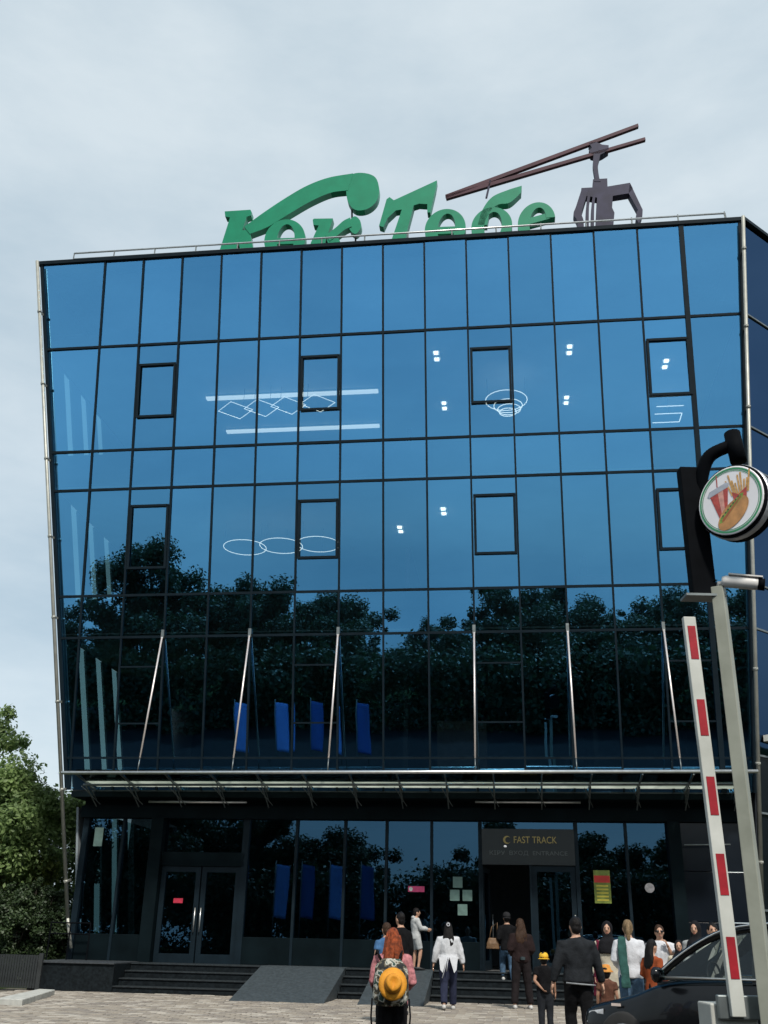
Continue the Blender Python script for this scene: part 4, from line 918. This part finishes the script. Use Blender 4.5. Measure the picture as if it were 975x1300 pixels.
def person(name, label, pos, yaw, h, arms=('down', 'down'), legs=('stand', 'stand'), top=None, bottom=None, hair=('short', HAIRB), shoes=None, skin=SKIN, sleeve='long', hem=.86, short=False,
           headk=1.0, bulk=1.0, loose=.018, flare=0.0, tilt=0.0, head_yaw=0.0, face=True, coat=None, vox=.016):
    k = h/1.72; t = thing(name, label, 'person', pos, (0, 0, yaw)); t.scale = (k, k, k)
    B = bulk; sgn = (-1, 1); seed = len(label)+pos[0]
    torso = [((0, 0, .85), .13*B, .10), ((0, 0, .94), .168*B, .118), ((0, .0, 1.07), .138*B, .098), ((0, .0, 1.24), .162*B, .112), ((0, -.005, 1.36), .172*B, .100), ((0, -.008, 1.425), .115*B, .078), ((0, -.002, 1.47), .058, .058), ((0, .012, 1.53), .054, .056)]
    hc = Vector((0, .02, 1.60+.0)); hr = (.077*headk, .098*headk, .118*headk)
    mb = MB(); mb.loft(torso, 14)
    mb.ball(hc, *hr, n=14, m_=10); mb.ball(hc+Vector((0, .018, -.055))*headk, .058*headk, .072*headk, .066*headk)   # skull and jaw
    mb.loft([(hc+Vector((0, .085, .03))*headk, .011, .011), (hc+Vector((0, .114, -.022))*headk, .017, .015), (hc+Vector((0, .09, -.036))*headk, .014, .01)], 8)
    for s in sgn: mb.ball(hc+Vector((s*.079, -.008, -.012))*headk, .012, .022, .034, 8, 6)
    armj = []; legj = []
    for s, a, l in zip(sgn, arms, legs):
        sh = Vector((s*.168*B, -.005, 1.362)); e, w_ = (mirr(q, s) for q in ARMS[a]); e.x += s*.17*(B-1); w_.x += s*.17*(B-1)
        mb.loft([(sh+Vector((-s*.05, 0, .0)), .055, .055), (sh, .056, .056), (sh.lerp(e, .5), .046, .046), (e, .039, .039), (e.lerp(w_, .35), .039, .037), (w_, .026, .024), (w_+(w_-e).normalized()*.03, .028, .018)], 10)
        armj.append((s, sh, e, w_))
        hp = Vector((s*.088, 0, .90)); kn, an = (mirr(q, s) for q in LEGS[l])
        mb.loft([(hp+Vector((0, 0, .04)), .085, .095), (hp.lerp(kn, .35), .082, .088), (kn, .054, .058), (kn.lerp(an, .3), .052, .060), (kn.lerp(an, .75), .036, .040), (an, .036, .04)], 10)
        mb.loft([(an+Vector((0, -.055, -.045)), .03, .03), (an+Vector((0, 0, -.04)), .037, .045), (an+Vector((0, .11, -.06)), .043, .027), (an+Vector((s*.01, .18, -.068)), .032, .018)], 8, ref=Vector((0, 0, 1)))
        legj.append((s, hp, kn, an))
    me = remesh(mb, .013, 'body', skin, 0, 0, 4)
    # hands: palm, four fingers, thumb joined to the same mesh
    hb = MB()
    for (s, sh, e, w_) in armj:
        f = (w_-e).normalized(); side = f.cross(Vector((s, 0, 0)));
        if side.length < .1: side = Vector((0, 1, 0))
        side.normalize(); pn = f.cross(side).normalized()
        if pn.x*s > 0: pn = -pn
        hb.loft([(w_, .026, .02), (w_+f*.04, .040, .017), (w_+f*.085, .040, .014)], 8, ref=pn)
        for q, ln in ((-.029, .062), (-.010, .072), (.010, .068), (.028, .052)):
            a = w_+f*.08+side*q; b_ = a+f*ln*.55+pn*.008; c_ = b_+f*ln*.35+pn*.026
            hb.loft([(a, .0088), (b_, .0082), (c_, .006)], 6)
        a = w_+f*.025+side*.034; hb.loft([(a, .012), (a+side*.022+f*.028+pn*.008, .0105), (a+side*.026+f*.058+pn*.018, .007)], 6)
    bm = bmesh.new(); bm.from_mesh(me); tm = new_mesh('t', hb.v, hb.f, None, True); bm.from_mesh(tm); bm.to_mesh(me); bm.free(); bpy.data.meshes.remove(tm)
    me.polygons.foreach_set('use_smooth', [True]*len(me.polygons))
    body = link('body', me, t)
    if face:
        for s in sgn: MB().ball(hc+Vector((s*.030, .088, .004))*headk, .012, .008, .007, 8, 6).build('eye', EYE, body, True); MB().bar(hc+Vector((s*.014, .098, .022))*headk, hc+Vector((s*.045, .088, .024))*headk, .006, .006).build('eyebrow', hair[1] if hair[0] != 'hijab' else HAIRB, body)
        MB().ball(hc+Vector((0, .089, -.062))*headk, .021, .007, .006, 8, 6).build('mouth', LIP, body, True)
    # garments
    if top:
        mt, th_ = top, loose; gm = MB()
        rg = [(Vector((0, 0, hem)), (.165+flare)*B+th_, .118+flare*.6+th_)]
        for p, a, b_ in torso[1:5]:
            if p[2] > hem+.05: rg.append((Vector(p), a+th_, b_+th_))
        rg += [(Vector((0, -.006, 1.415)), .135*B+th_, .084+th_), (Vector((0, -.002, 1.455)), .072+th_*.6, .066+th_*.6)]
        gm.loft(rg, 16)
        for (s, sh, e, w_) in armj:
            R_ = [(sh+Vector((-s*.06, 0, -.01)), .062+th_, .064+th_), (sh, .058+th_, .060+th_), (sh.lerp(e, .55), .050+th_, .050+th_)]
            if sleeve == 'long': R_ += [(e, .044+th_, .044+th_), (e.lerp(w_, .5), .042+th_*.9, .042+th_*.9), (e.lerp(w_, .93), .032+th_*.7, .032+th_*.7)]
            elif sleeve == 'mid': R_ += [(e, .045+th_, .045+th_), (e.lerp(w_, .3), .044+th_, .044+th_)]
            gm.loft(R_, 10)
        link('top', remesh(gm, vox, 'top', mt, .013, seed, 5), t)
    if bottom:
        gm = MB(); gm.loft([((0, 0, .80), .12*B, .10), ((0, 0, .90), .168*B+.014, .122+.012), ((0, 0, 1.0), .150*B+.012, .108+.010)], 14); th_ = .012+loose*.4
        for (s, hp, kn, an) in legj:
            R_ = [(hp+Vector((0, 0, .03)), .086+th_, .098+th_), (hp.lerp(kn, .4), .082+th_, .088+th_), (hp.lerp(kn, .86), .066+th_, .068+th_)]
            if not short: R_ += [(kn, .060+th_, .062+th_), (kn.lerp(an, .4), .055+th_, .062+th_), (kn.lerp(an, .95), .048+th_, .054+th_)]
            gm.loft(R_, 10)
        link('trousers', remesh(gm, vox, 'trousers', bottom, .009, seed+2, 5), t)
    if shoes:
        for (s, hp, kn, an) in legj:
            MB().loft([(an+Vector((0, -.085, -.05)), .022, .026), (an+Vector((0, -.06, -.045)), .041, .042), (an+Vector((0, .0, -.035)), .046, .052), (an+Vector((0, .11, -.058)), .050, .032), (an+Vector((s*.01, .185, -.068)), .040, .022), (an+Vector((s*.01, .205, -.07)), .02, .014)], 10, ref=Vector((0, 0, 1))).build('shoe', shoes, t, True)
    kind, hm = hair
    if kind:
        g2 = MB(); o_ = hc
        if kind in ('short', 'long', 'tail', 'bun'):
            g2.ball(o_+Vector((0, -.013, .026))*headk, .085*headk, .101*headk, .102*headk, 14, 10)
            g2.ball(o_+Vector((0, -.045, -.03))*headk, .074*headk, .07*headk, .085*headk, 12, 8)
        if kind == 'long':
            g2.loft([(o_+Vector((0, -.06, .02)), .088, .06), (o_+Vector((0, -.085, -.10)), .105, .055), (o_+Vector((.0, -.105, -.22)), .125, .05), (o_+Vector((0, -.12, -.33)), .115, .04), (o_+Vector((0, -.118, -.40)), .06, .022)], 14)
        if kind == 'tail': g2.loft([(o_+Vector((0, -.10, .03)), .03, .03), (o_+Vector((0, -.135, -.05)), .042, .034), (o_+Vector((0, -.13, -.16)), .036, .03), (o_+Vector((0, -.12, -.25)), .012, .012)], 10)
        if kind == 'bun': g2.ball(o_+Vector((0, -.075, .115)), .042, .042, .04)
        if kind == 'hijab':
            g2.ball(o_+Vector((0, -.02, .012)), .096, .108, .128, 14, 10); g2.loft([(o_+Vector((0, -.01, -.05)), .088, .090), (o_+Vector((0, -.005, -.13)), .088, .085), (o_+Vector((0, 0, -.20)), .165, .115), (o_+Vector((0, .01, -.32)), .185, .135), (o_+Vector((.0, .02, -.40)), .16, .125)], 16)
        link('hair' if kind != 'hijab' else 'headscarf', remesh(g2, .013, 'hair', hm, .012 if kind != 'hijab' else .006, seed+5, 3), t)
    return t
def cap(t, h, m_, headk=1.0, back=False, panel=None, tip=0.0):
    hc = Vector((0, .02, 1.60)); s = -1 if back else 1
    c = MB().lathe([(.094*headk, -.01), (.097*headk, .03), (.088*headk, .075), (.06*headk, .108), (.02*headk, .122)], 18, (0, 0, 0), 1.12).build('cap', m_, t, True, hc+Vector((0, -.004, .02))*headk, (tip, 0, 0))
    v = []; n = 8
    for r_ in (.085, .165):
        for i in range(n+1): a = R(90+ (i-n/2)*17); v.append(Vector((r_*.78*headk*math.cos(a), s*r_*headk*math.sin(a), -.004-(.02 if r_ > .1 else 0))))
    o = MB().add(v, [(i, i+1, n+2+i, n+1+i) for i in range(n)]).build('brim', m_, c); sm = o.modifiers.new('s', 'SOLIDIFY'); sm.thickness = .008
    if panel: MB().ball(hc+Vector((0, s*.085, .07))*headk, .04, .02, .03).build('cap_badge', panel, c)
    return c
def head_at(px, py, d, zg=0.0):
    P = at_depth(px, py, d); return (P.x, d, zg), P.z-zg
SHW = mat('shoe_white', (.45, .44, .42), .6, 0, .15, 9); SHB = mat('shoe_black', (.015, .015, .016), .5, 0, .2, 9)
JEAN = cloth('jeans', (.055, .10, .16), .3, 14); NAVY = cloth('navy', (.022, .026, .05)); BLK_C = cloth('black', (.006, .006, .007), .3); WHT = cloth('white', (.52, .53, .56), .08); CREAM = cloth('cream', (.42, .38, .30), .15)
# woman with red hair and a patterned rucksack
P, hgt = head_at(499, 1178, 11.5)
PINK = cloth('pink_pattern', (.40, .16, .17), .5, 26)
rh = person('person', 'woman with long red hair carrying a patterned rucksack', P, R(6), hgt, ('bent', 'bent'), ('stand', 'stand'), PINK, BLK_C, ('long', HAIRR), SHB, hem=.86, loose=.024, face=True, vox=.013)
# extra locks
lk = MB(); lr = random.Random(4)
for i in range(16):
    a = R(195+150*i/15); c0 = Vector((.085*math.cos(a), .01+.09*math.sin(a), 1.63+lr.uniform(-.03, .05))); x1 = c0.x*1.35+lr.uniform(-.02, .02)
    lk.loft([(c0, .016, .012), (Vector((c0.x*1.18, c0.y-.035, 1.50)), .022, .014), (Vector((x1, c0.y-.055, 1.38)), .022, .013), (Vector((x1+lr.uniform(-.03, .03), c0.y-.065, 1.24+lr.uniform(-.05, .05))), .006, .005)], 6)
lk.build('hair_locks', HAIRR, rh, True)
def camo():
    M = bpy.data.materials.new('rucksack_camouflage'); M.use_nodes = True; t = M.node_tree; b = t.nodes['Principled BSDF']; b.inputs['Roughness'].default_value = .9
    tc = t.nodes.new('ShaderNodeTexCoord'); n = t.nodes.new('ShaderNodeTexNoise'); n.inputs['Scale'].default_value = 13; n.inputs['Detail'].default_value = 2
    rp = t.nodes.new('ShaderNodeValToRGB'); rp.color_ramp.interpolation = 'CONSTANT'; e = rp.color_ramp.elements; e[0].color = (.012, .014, .014, 1); e[1].position = .46; e[1].color = (.10, .085, .055, 1)
    x = e.new(.54); x.color = (.40, .39, .34, 1); x = e.new(.62); x.color = (.02, .05, .04, 1)
    t.links.new(tc.outputs['Object'], n.inputs[0]); t.links.new(n.outputs[0], rp.inputs[0]); t.links.new(rp.outputs[0], b.inputs[0]); return M
CAMO = camo()
k_ = hgt/1.72
bk = thing('rucksack', 'black and cream patterned rucksack on the red haired woman', 'rucksack', Vector(P)+Vector((-.02, -.23, .88*k_)), (0, 0, R(6)))
mb = MB(); mb.loft([((0, 0, 0), .15, .07), ((0, -.01, .05), .185, .10), ((0, -.01, .22), .19, .105), ((0, 0, .36), .165, .085), ((0, .01, .43), .10, .05)], 14)
link('bag', remesh(mb, .012, 'bag', CAMO, .012, 3, 3), bk)
mb = MB(); mb.loft([((0, -.10, .03), .12, .03), ((0, -.115, .10), .13, .04), ((0, -.105, .19), .12, .03)], 12); link('front_pocket', remesh(mb, .01, 'pocket', CAMO, .006, 4, 3), bk)
for s in (-1, 1):
    MB().tube([(s*.10, .05, .42), (s*.13, .16, .50), (s*.15, .26, .42), (s*.16, .24, .2), (s*.15, .08, .04)], .016, 6).build('strap', BLK_C, bk, True)
    MB().tube([(s*.19, -.02, .06), (s*.20, -.05, -.10), (s*.19, -.05, -.22)], .009, 6).build('loose_strap', BLK_C, bk, True)
def crease(o):
    for v in o.data.vertices:
        if v.co.z > .07: v.co.z -= .030*math.exp(-(v.co.x/.030)**2)*(1 if v.co.y < .05 else .5); v.co.x *= (1-.22*max(0, -v.co.y/.09))
YEL = mat('hat_yellow', (.58, .24, .012), .75, 0, .15, 12, .2)
ht = thing('brimmed_hat', 'yellow brimmed hat hanging on the patterned rucksack', 'hat', Vector(P)+Vector((.00, -.375, .88*k_+.20)), (R(78), R(10), R(4)))
hb = MB().lathe([(.142, -.012), (.145, -.004), (.11, .004), (.088, .010), (.086, .03), (.080, .075), (.072, .098), (.045, .102), (.02, .086)], 28, squash=1.08).build('felt', YEL, ht, True)
MB().lathe([(.0895, .010), (.0880, .032)], 28, squash=1.08).build('band', mat('hat_band', (.30, .11, .01), .7), ht, True)
crease(hb)
# woman in white blouse
g0 = on_ground(569, 1283); d = g0.y; P, hgt = head_at(569, 1170, d)
w = person('person', 'woman in loose white blouse and navy trousers walking to the steps', P, R(-4), hgt, ('out', 'out'), ('trail', 'fwdstep'), cloth('blouse', (.50, .51, .53), .10), NAVY, ('long', HAIRB), SHW, hem=.98, flare=.02, loose=.034)
mb = MB()
for s in (-1, 1):
    mb.add([(s*.02, -.165, 1.02), (s*.20, -.14, 1.02), (s*.17, -.20, .78), (s*.12, -.21, .72), (s*.02, -.165, 1.02)][:4], [(0, 1, 2, 3)])
o = mb.build('blouse_tail', MATS['cloth_blouse'], w); sm = o.modifiers.new('s', 'SOLIDIFY'); sm.thickness = .008
MB().tube([(-.03, -.17, 1.02), (-.06, -.20, .85), (-.13, -.21, .62)], .010, 5).build('tie_ribbon', WHT, w, True); MB().tube([(.0, -.17, 1.02), (-.02, -.19, .9), (-.04, -.2, .75)], .009, 5).build('tie_ribbon', WHT, w, True)
MB().tube([Vector((p.x*.03, -.12, 1.66+p.y*.03)) for p in ring_of(10, 1)], .010, 6).build('hair_tie', WHT, w, True)
# boy in pale hoodie on the landing
P, hgt = head_at(528, 1153, 27.0, .66); PALEC = cloth('hoodie', (.40, .41, .41), .12)
w = person('person', 'youngster in pale hoodie and shorts at the top of the ramp', P, R(-75), hgt, ('fwd', 'fwd'), ('stand', 'step'), PALEC, PALEC, ('short', HAIRB), SHB, short=True, headk=1.1, loose=.034, hem=.84)
w.location.z = .66
MB().ball((0, -.085, 1.45), .10, .06, .06).build('hood', PALEC, w, True)
P, hgt = head_at(509, 1158, 21.5); person('person', 'man with short dark hair and black jacket behind the red haired woman', P, R(35), hgt, ('down', 'down'), ('stand', 'stand'), BLK_C, BLK_C, ('short', HAIRB), SHB, head_yaw=.5)
P, hgt = head_at(491, 1171, 19.5); person('person', 'person in blue top mostly hidden behind the red hair', P, R(20), hgt, ('down', 'down'), ('stand', 'stand'), cloth('blue', (.05, .12, .24)), BLK_C, ('short', HAIRBR), SHB, sleeve='short')
# pair going up the steps
P, hgt = head_at(643, 1157, 26.6, .33); w = person('person', 'person in black top, blue jeans and white cap climbing the steps', P, R(5), hgt, ('bent', 'out'), ('up', 'trail'), BLK_C, JEAN, ('short', HAIRB), SHW); w.location.z = .30
cap(w, hgt, cloth('cap_black', (.02, .02, .022)), 1.0, True, WHT)
bgt = thing('shoulder_bag', 'brown shoulder bag on the person climbing in jeans', 'bag', Vector(P)+Vector((-.36, -.02, .85)))
mb = MB(); mb.loft([((0, 0, 0), .16, .05), ((0, 0, .12), .15, .06), ((0, 0, .25), .10, .03)], 12); link('bag', remesh(mb, .012, 'bag', mat('bag_leather', (.13, .07, .03), .6, 0, .25, 12), .006, 2, 3), bgt)
MB().tube([(-.08, 0, .24), (-.02, 0, .5), (.12, 0, .60), (.10, 0, .24)], .011, 6).build('strap', MATS['bag_leather'], bgt, True)
g0 = on_ground(662, 1282); P, hgt = head_at(660, 1166, g0.y); BRN = cloth('brown', (.018, .011, .011), .3)
w = person('person', 'woman with long brown hair and dark brown outfit at the foot of the steps', P, R(3), hgt, ('bent', 'bent'), ('wide', 'wide'), BRN, cloth('brown_trousers', (.014, .011, .012), .25), ('long', HAIRBR), SHW, hem=.88, loose=.03)
MB().lathe([(.0, 0), (.05, .0), (.055, .05), (.0, .06)], 12).build('waist_pouch', cloth('pouch', (.04, .055, .06)), w, loc=(.0, -.17, .93))
# child with yellow cap
P, hgt = head_at(690, 1210, 18.0); w = person('person', 'child in black T-shirt and yellow cap', P, R(-10), hgt, ('back', 'down'), ('stand', 'stand'), BLK_C, cloth('dark_jeans', (.016, .018, .022)), ('short', HAIRB), SHB, SKIN2, sleeve='short', headk=1.16, loose=.03)
cap(w, hgt, mat('cap_yellow', (.62, .36, .015), .7, 0, .1, 9, .1), 1.14, True)
# man in dark grey
P, hgt = head_at(730, 1164, 14.6); GRY = cloth('dark_grey', (.016, .018, .021), .3)
w = person('person', 'broad man in dark grey long sleeved top seen from behind', P, R(4), hgt, ('out', 'out'), ('step', 'trail'), GRY, BLK_C, ('short', HAIRB), SHB, bulk=1.16, hem=.90, loose=.024)
MB().loft([((-.2, -.135, .90), .03, .01), ((0, -.155, .885), .035, .012), ((.19, -.13, .875), .03, .01)], 8, ref=Vector((0, 0, 1))).build('shirt_hem', cloth('hem_grey', (.22, .23, .24)), w, True)
# group on the right
P, hgt = head_at(770, 1170, 18.6); w = person('person', 'woman in black headscarf, cream dress and dark red coat', P, R(165), hgt, ('down', 'down'), ('stand', 'stand'), CREAM, CREAM, ('hijab', cloth('scarf_black', (.010, .010, .012))), SHB, hem=.70, flare=.03, loose=.024)
for s in (-1, 1):
    mb = MB(); mb.loft([((s*.15, -.01, 1.42), .05, .09), ((s*.20, -.02, 1.2), .06, .12), ((s*.20, -.02, .95), .07, .13), ((s*.21, -.02, .55), .08, .14)], 10); link('coat', remesh(mb, .016, 'coat', cloth('dark_red', (.11, .012, .03)), .01, s+4, 4), w)
P, hgt = head_at(796, 1168, 17.6); w = person('person', 'woman in white shirt and jeans with a green scarf over her shoulder', P, R(-12), hgt, ('bent', 'bent'), ('stand', 'stand'), WHT, JEAN, ('tail', HAIRF), SHW, hem=.86, loose=.036)
GSC = cloth('green_scarf', (.03, .085, .075), .3)
mb = MB(); mb.loft([((-.10, .06, 1.45), .05, .02), ((-.11, -.09, 1.46), .07, .022), ((-.11, -.16, 1.3), .075, .02), ((-.10, -.17, 1.05), .075, .02), ((-.08, -.18, .72), .08, .018)], 12); link('scarf', remesh(mb, .013, 'scarf', GSC, .012, 3, 3), w)
P, hgt = head_at(769, 1227, 15.6); w = person('person', 'small child in orange bucket hat and brown top', P, R(-20), hgt, ('down', 'down'), ('stand', 'stand'), cloth('rust', (.10, .045, .03)), JEAN, ('short', HAIRB), SHW, SKIN2, headk=1.25, sleeve='short')
MB().lathe([(.165, -.045), (.168, -.038), (.112, .015), (.104, .06), (.088, .105), (.04, .118)], 24, (0, 0, 0), 1.08).build('bucket_hat', mat('hat_orange', (.50, .13, .02), .8, 0, .5, 20, .2, .5, (.55, .30, .05)), w, True, (0, .015, 1.65))
P, hgt = head_at(836, 1174, 19.5); w = person('person', 'woman in white T-shirt and sunglasses facing the plaza', P, R(170), hgt, ('chin', 'bent'), ('stand', 'stand'), WHT, CREAM, ('short', HAIRBR), SHW, sleeve='short', bulk=1.12, loose=.03)
mb = MB()
for s in (-1, 1): mb.ball((s*.036, .118, 1.606), .030, .012, .022, 10, 6)
mb.bar((-.08, .10, 1.612), (.08, .10, 1.612), .012, .008); mb.build('sunglasses', EYE, w, True)
P, hgt = head_at(826, 1193, 17.0); person('person', 'girl in burnt orange top with dark hair beside the white T-shirt', P, R(-60), hgt, ('bent', 'bent'), ('stand', 'stand'), cloth('orange', (.24, .055, .02), .2), BLK_C, ('long', HAIRB), SHB, hem=.80, headk=1.06)
P, hgt = head_at(882, 1170, 18.4); w = person('person', 'woman in dark headscarf and grey top behind the car bonnet', P, R(150), hgt, ('front', 'front'), ('stand', 'stand'), cloth('pale_grey', (.26, .27, .27), .15), CREAM, ('hijab', MATS['cloth_scarf_black']), SHB, hem=.75, loose=.03)
P, hgt = head_at(861, 1194, 19.2); person('person', 'shorter girl in dark headscarf and cream dress behind the car', P, R(165), hgt, ('front', 'down'), ('stand', 'stand'), CREAM, CREAM, ('hijab', MATS['cloth_scarf_black']), SHB, hem=.72, loose=.03, flare=.03)
P, hgt = head_at(903, 1171, 17.2); person('person', 'person in white jacket seen through the car window', P, R(175), hgt, ('front', 'bent'), ('stand', 'stand'), cloth('ivory', (.48, .49, .44), .1), BRN, ('short', HAIRB), SHB, loose=.04, hem=.90)
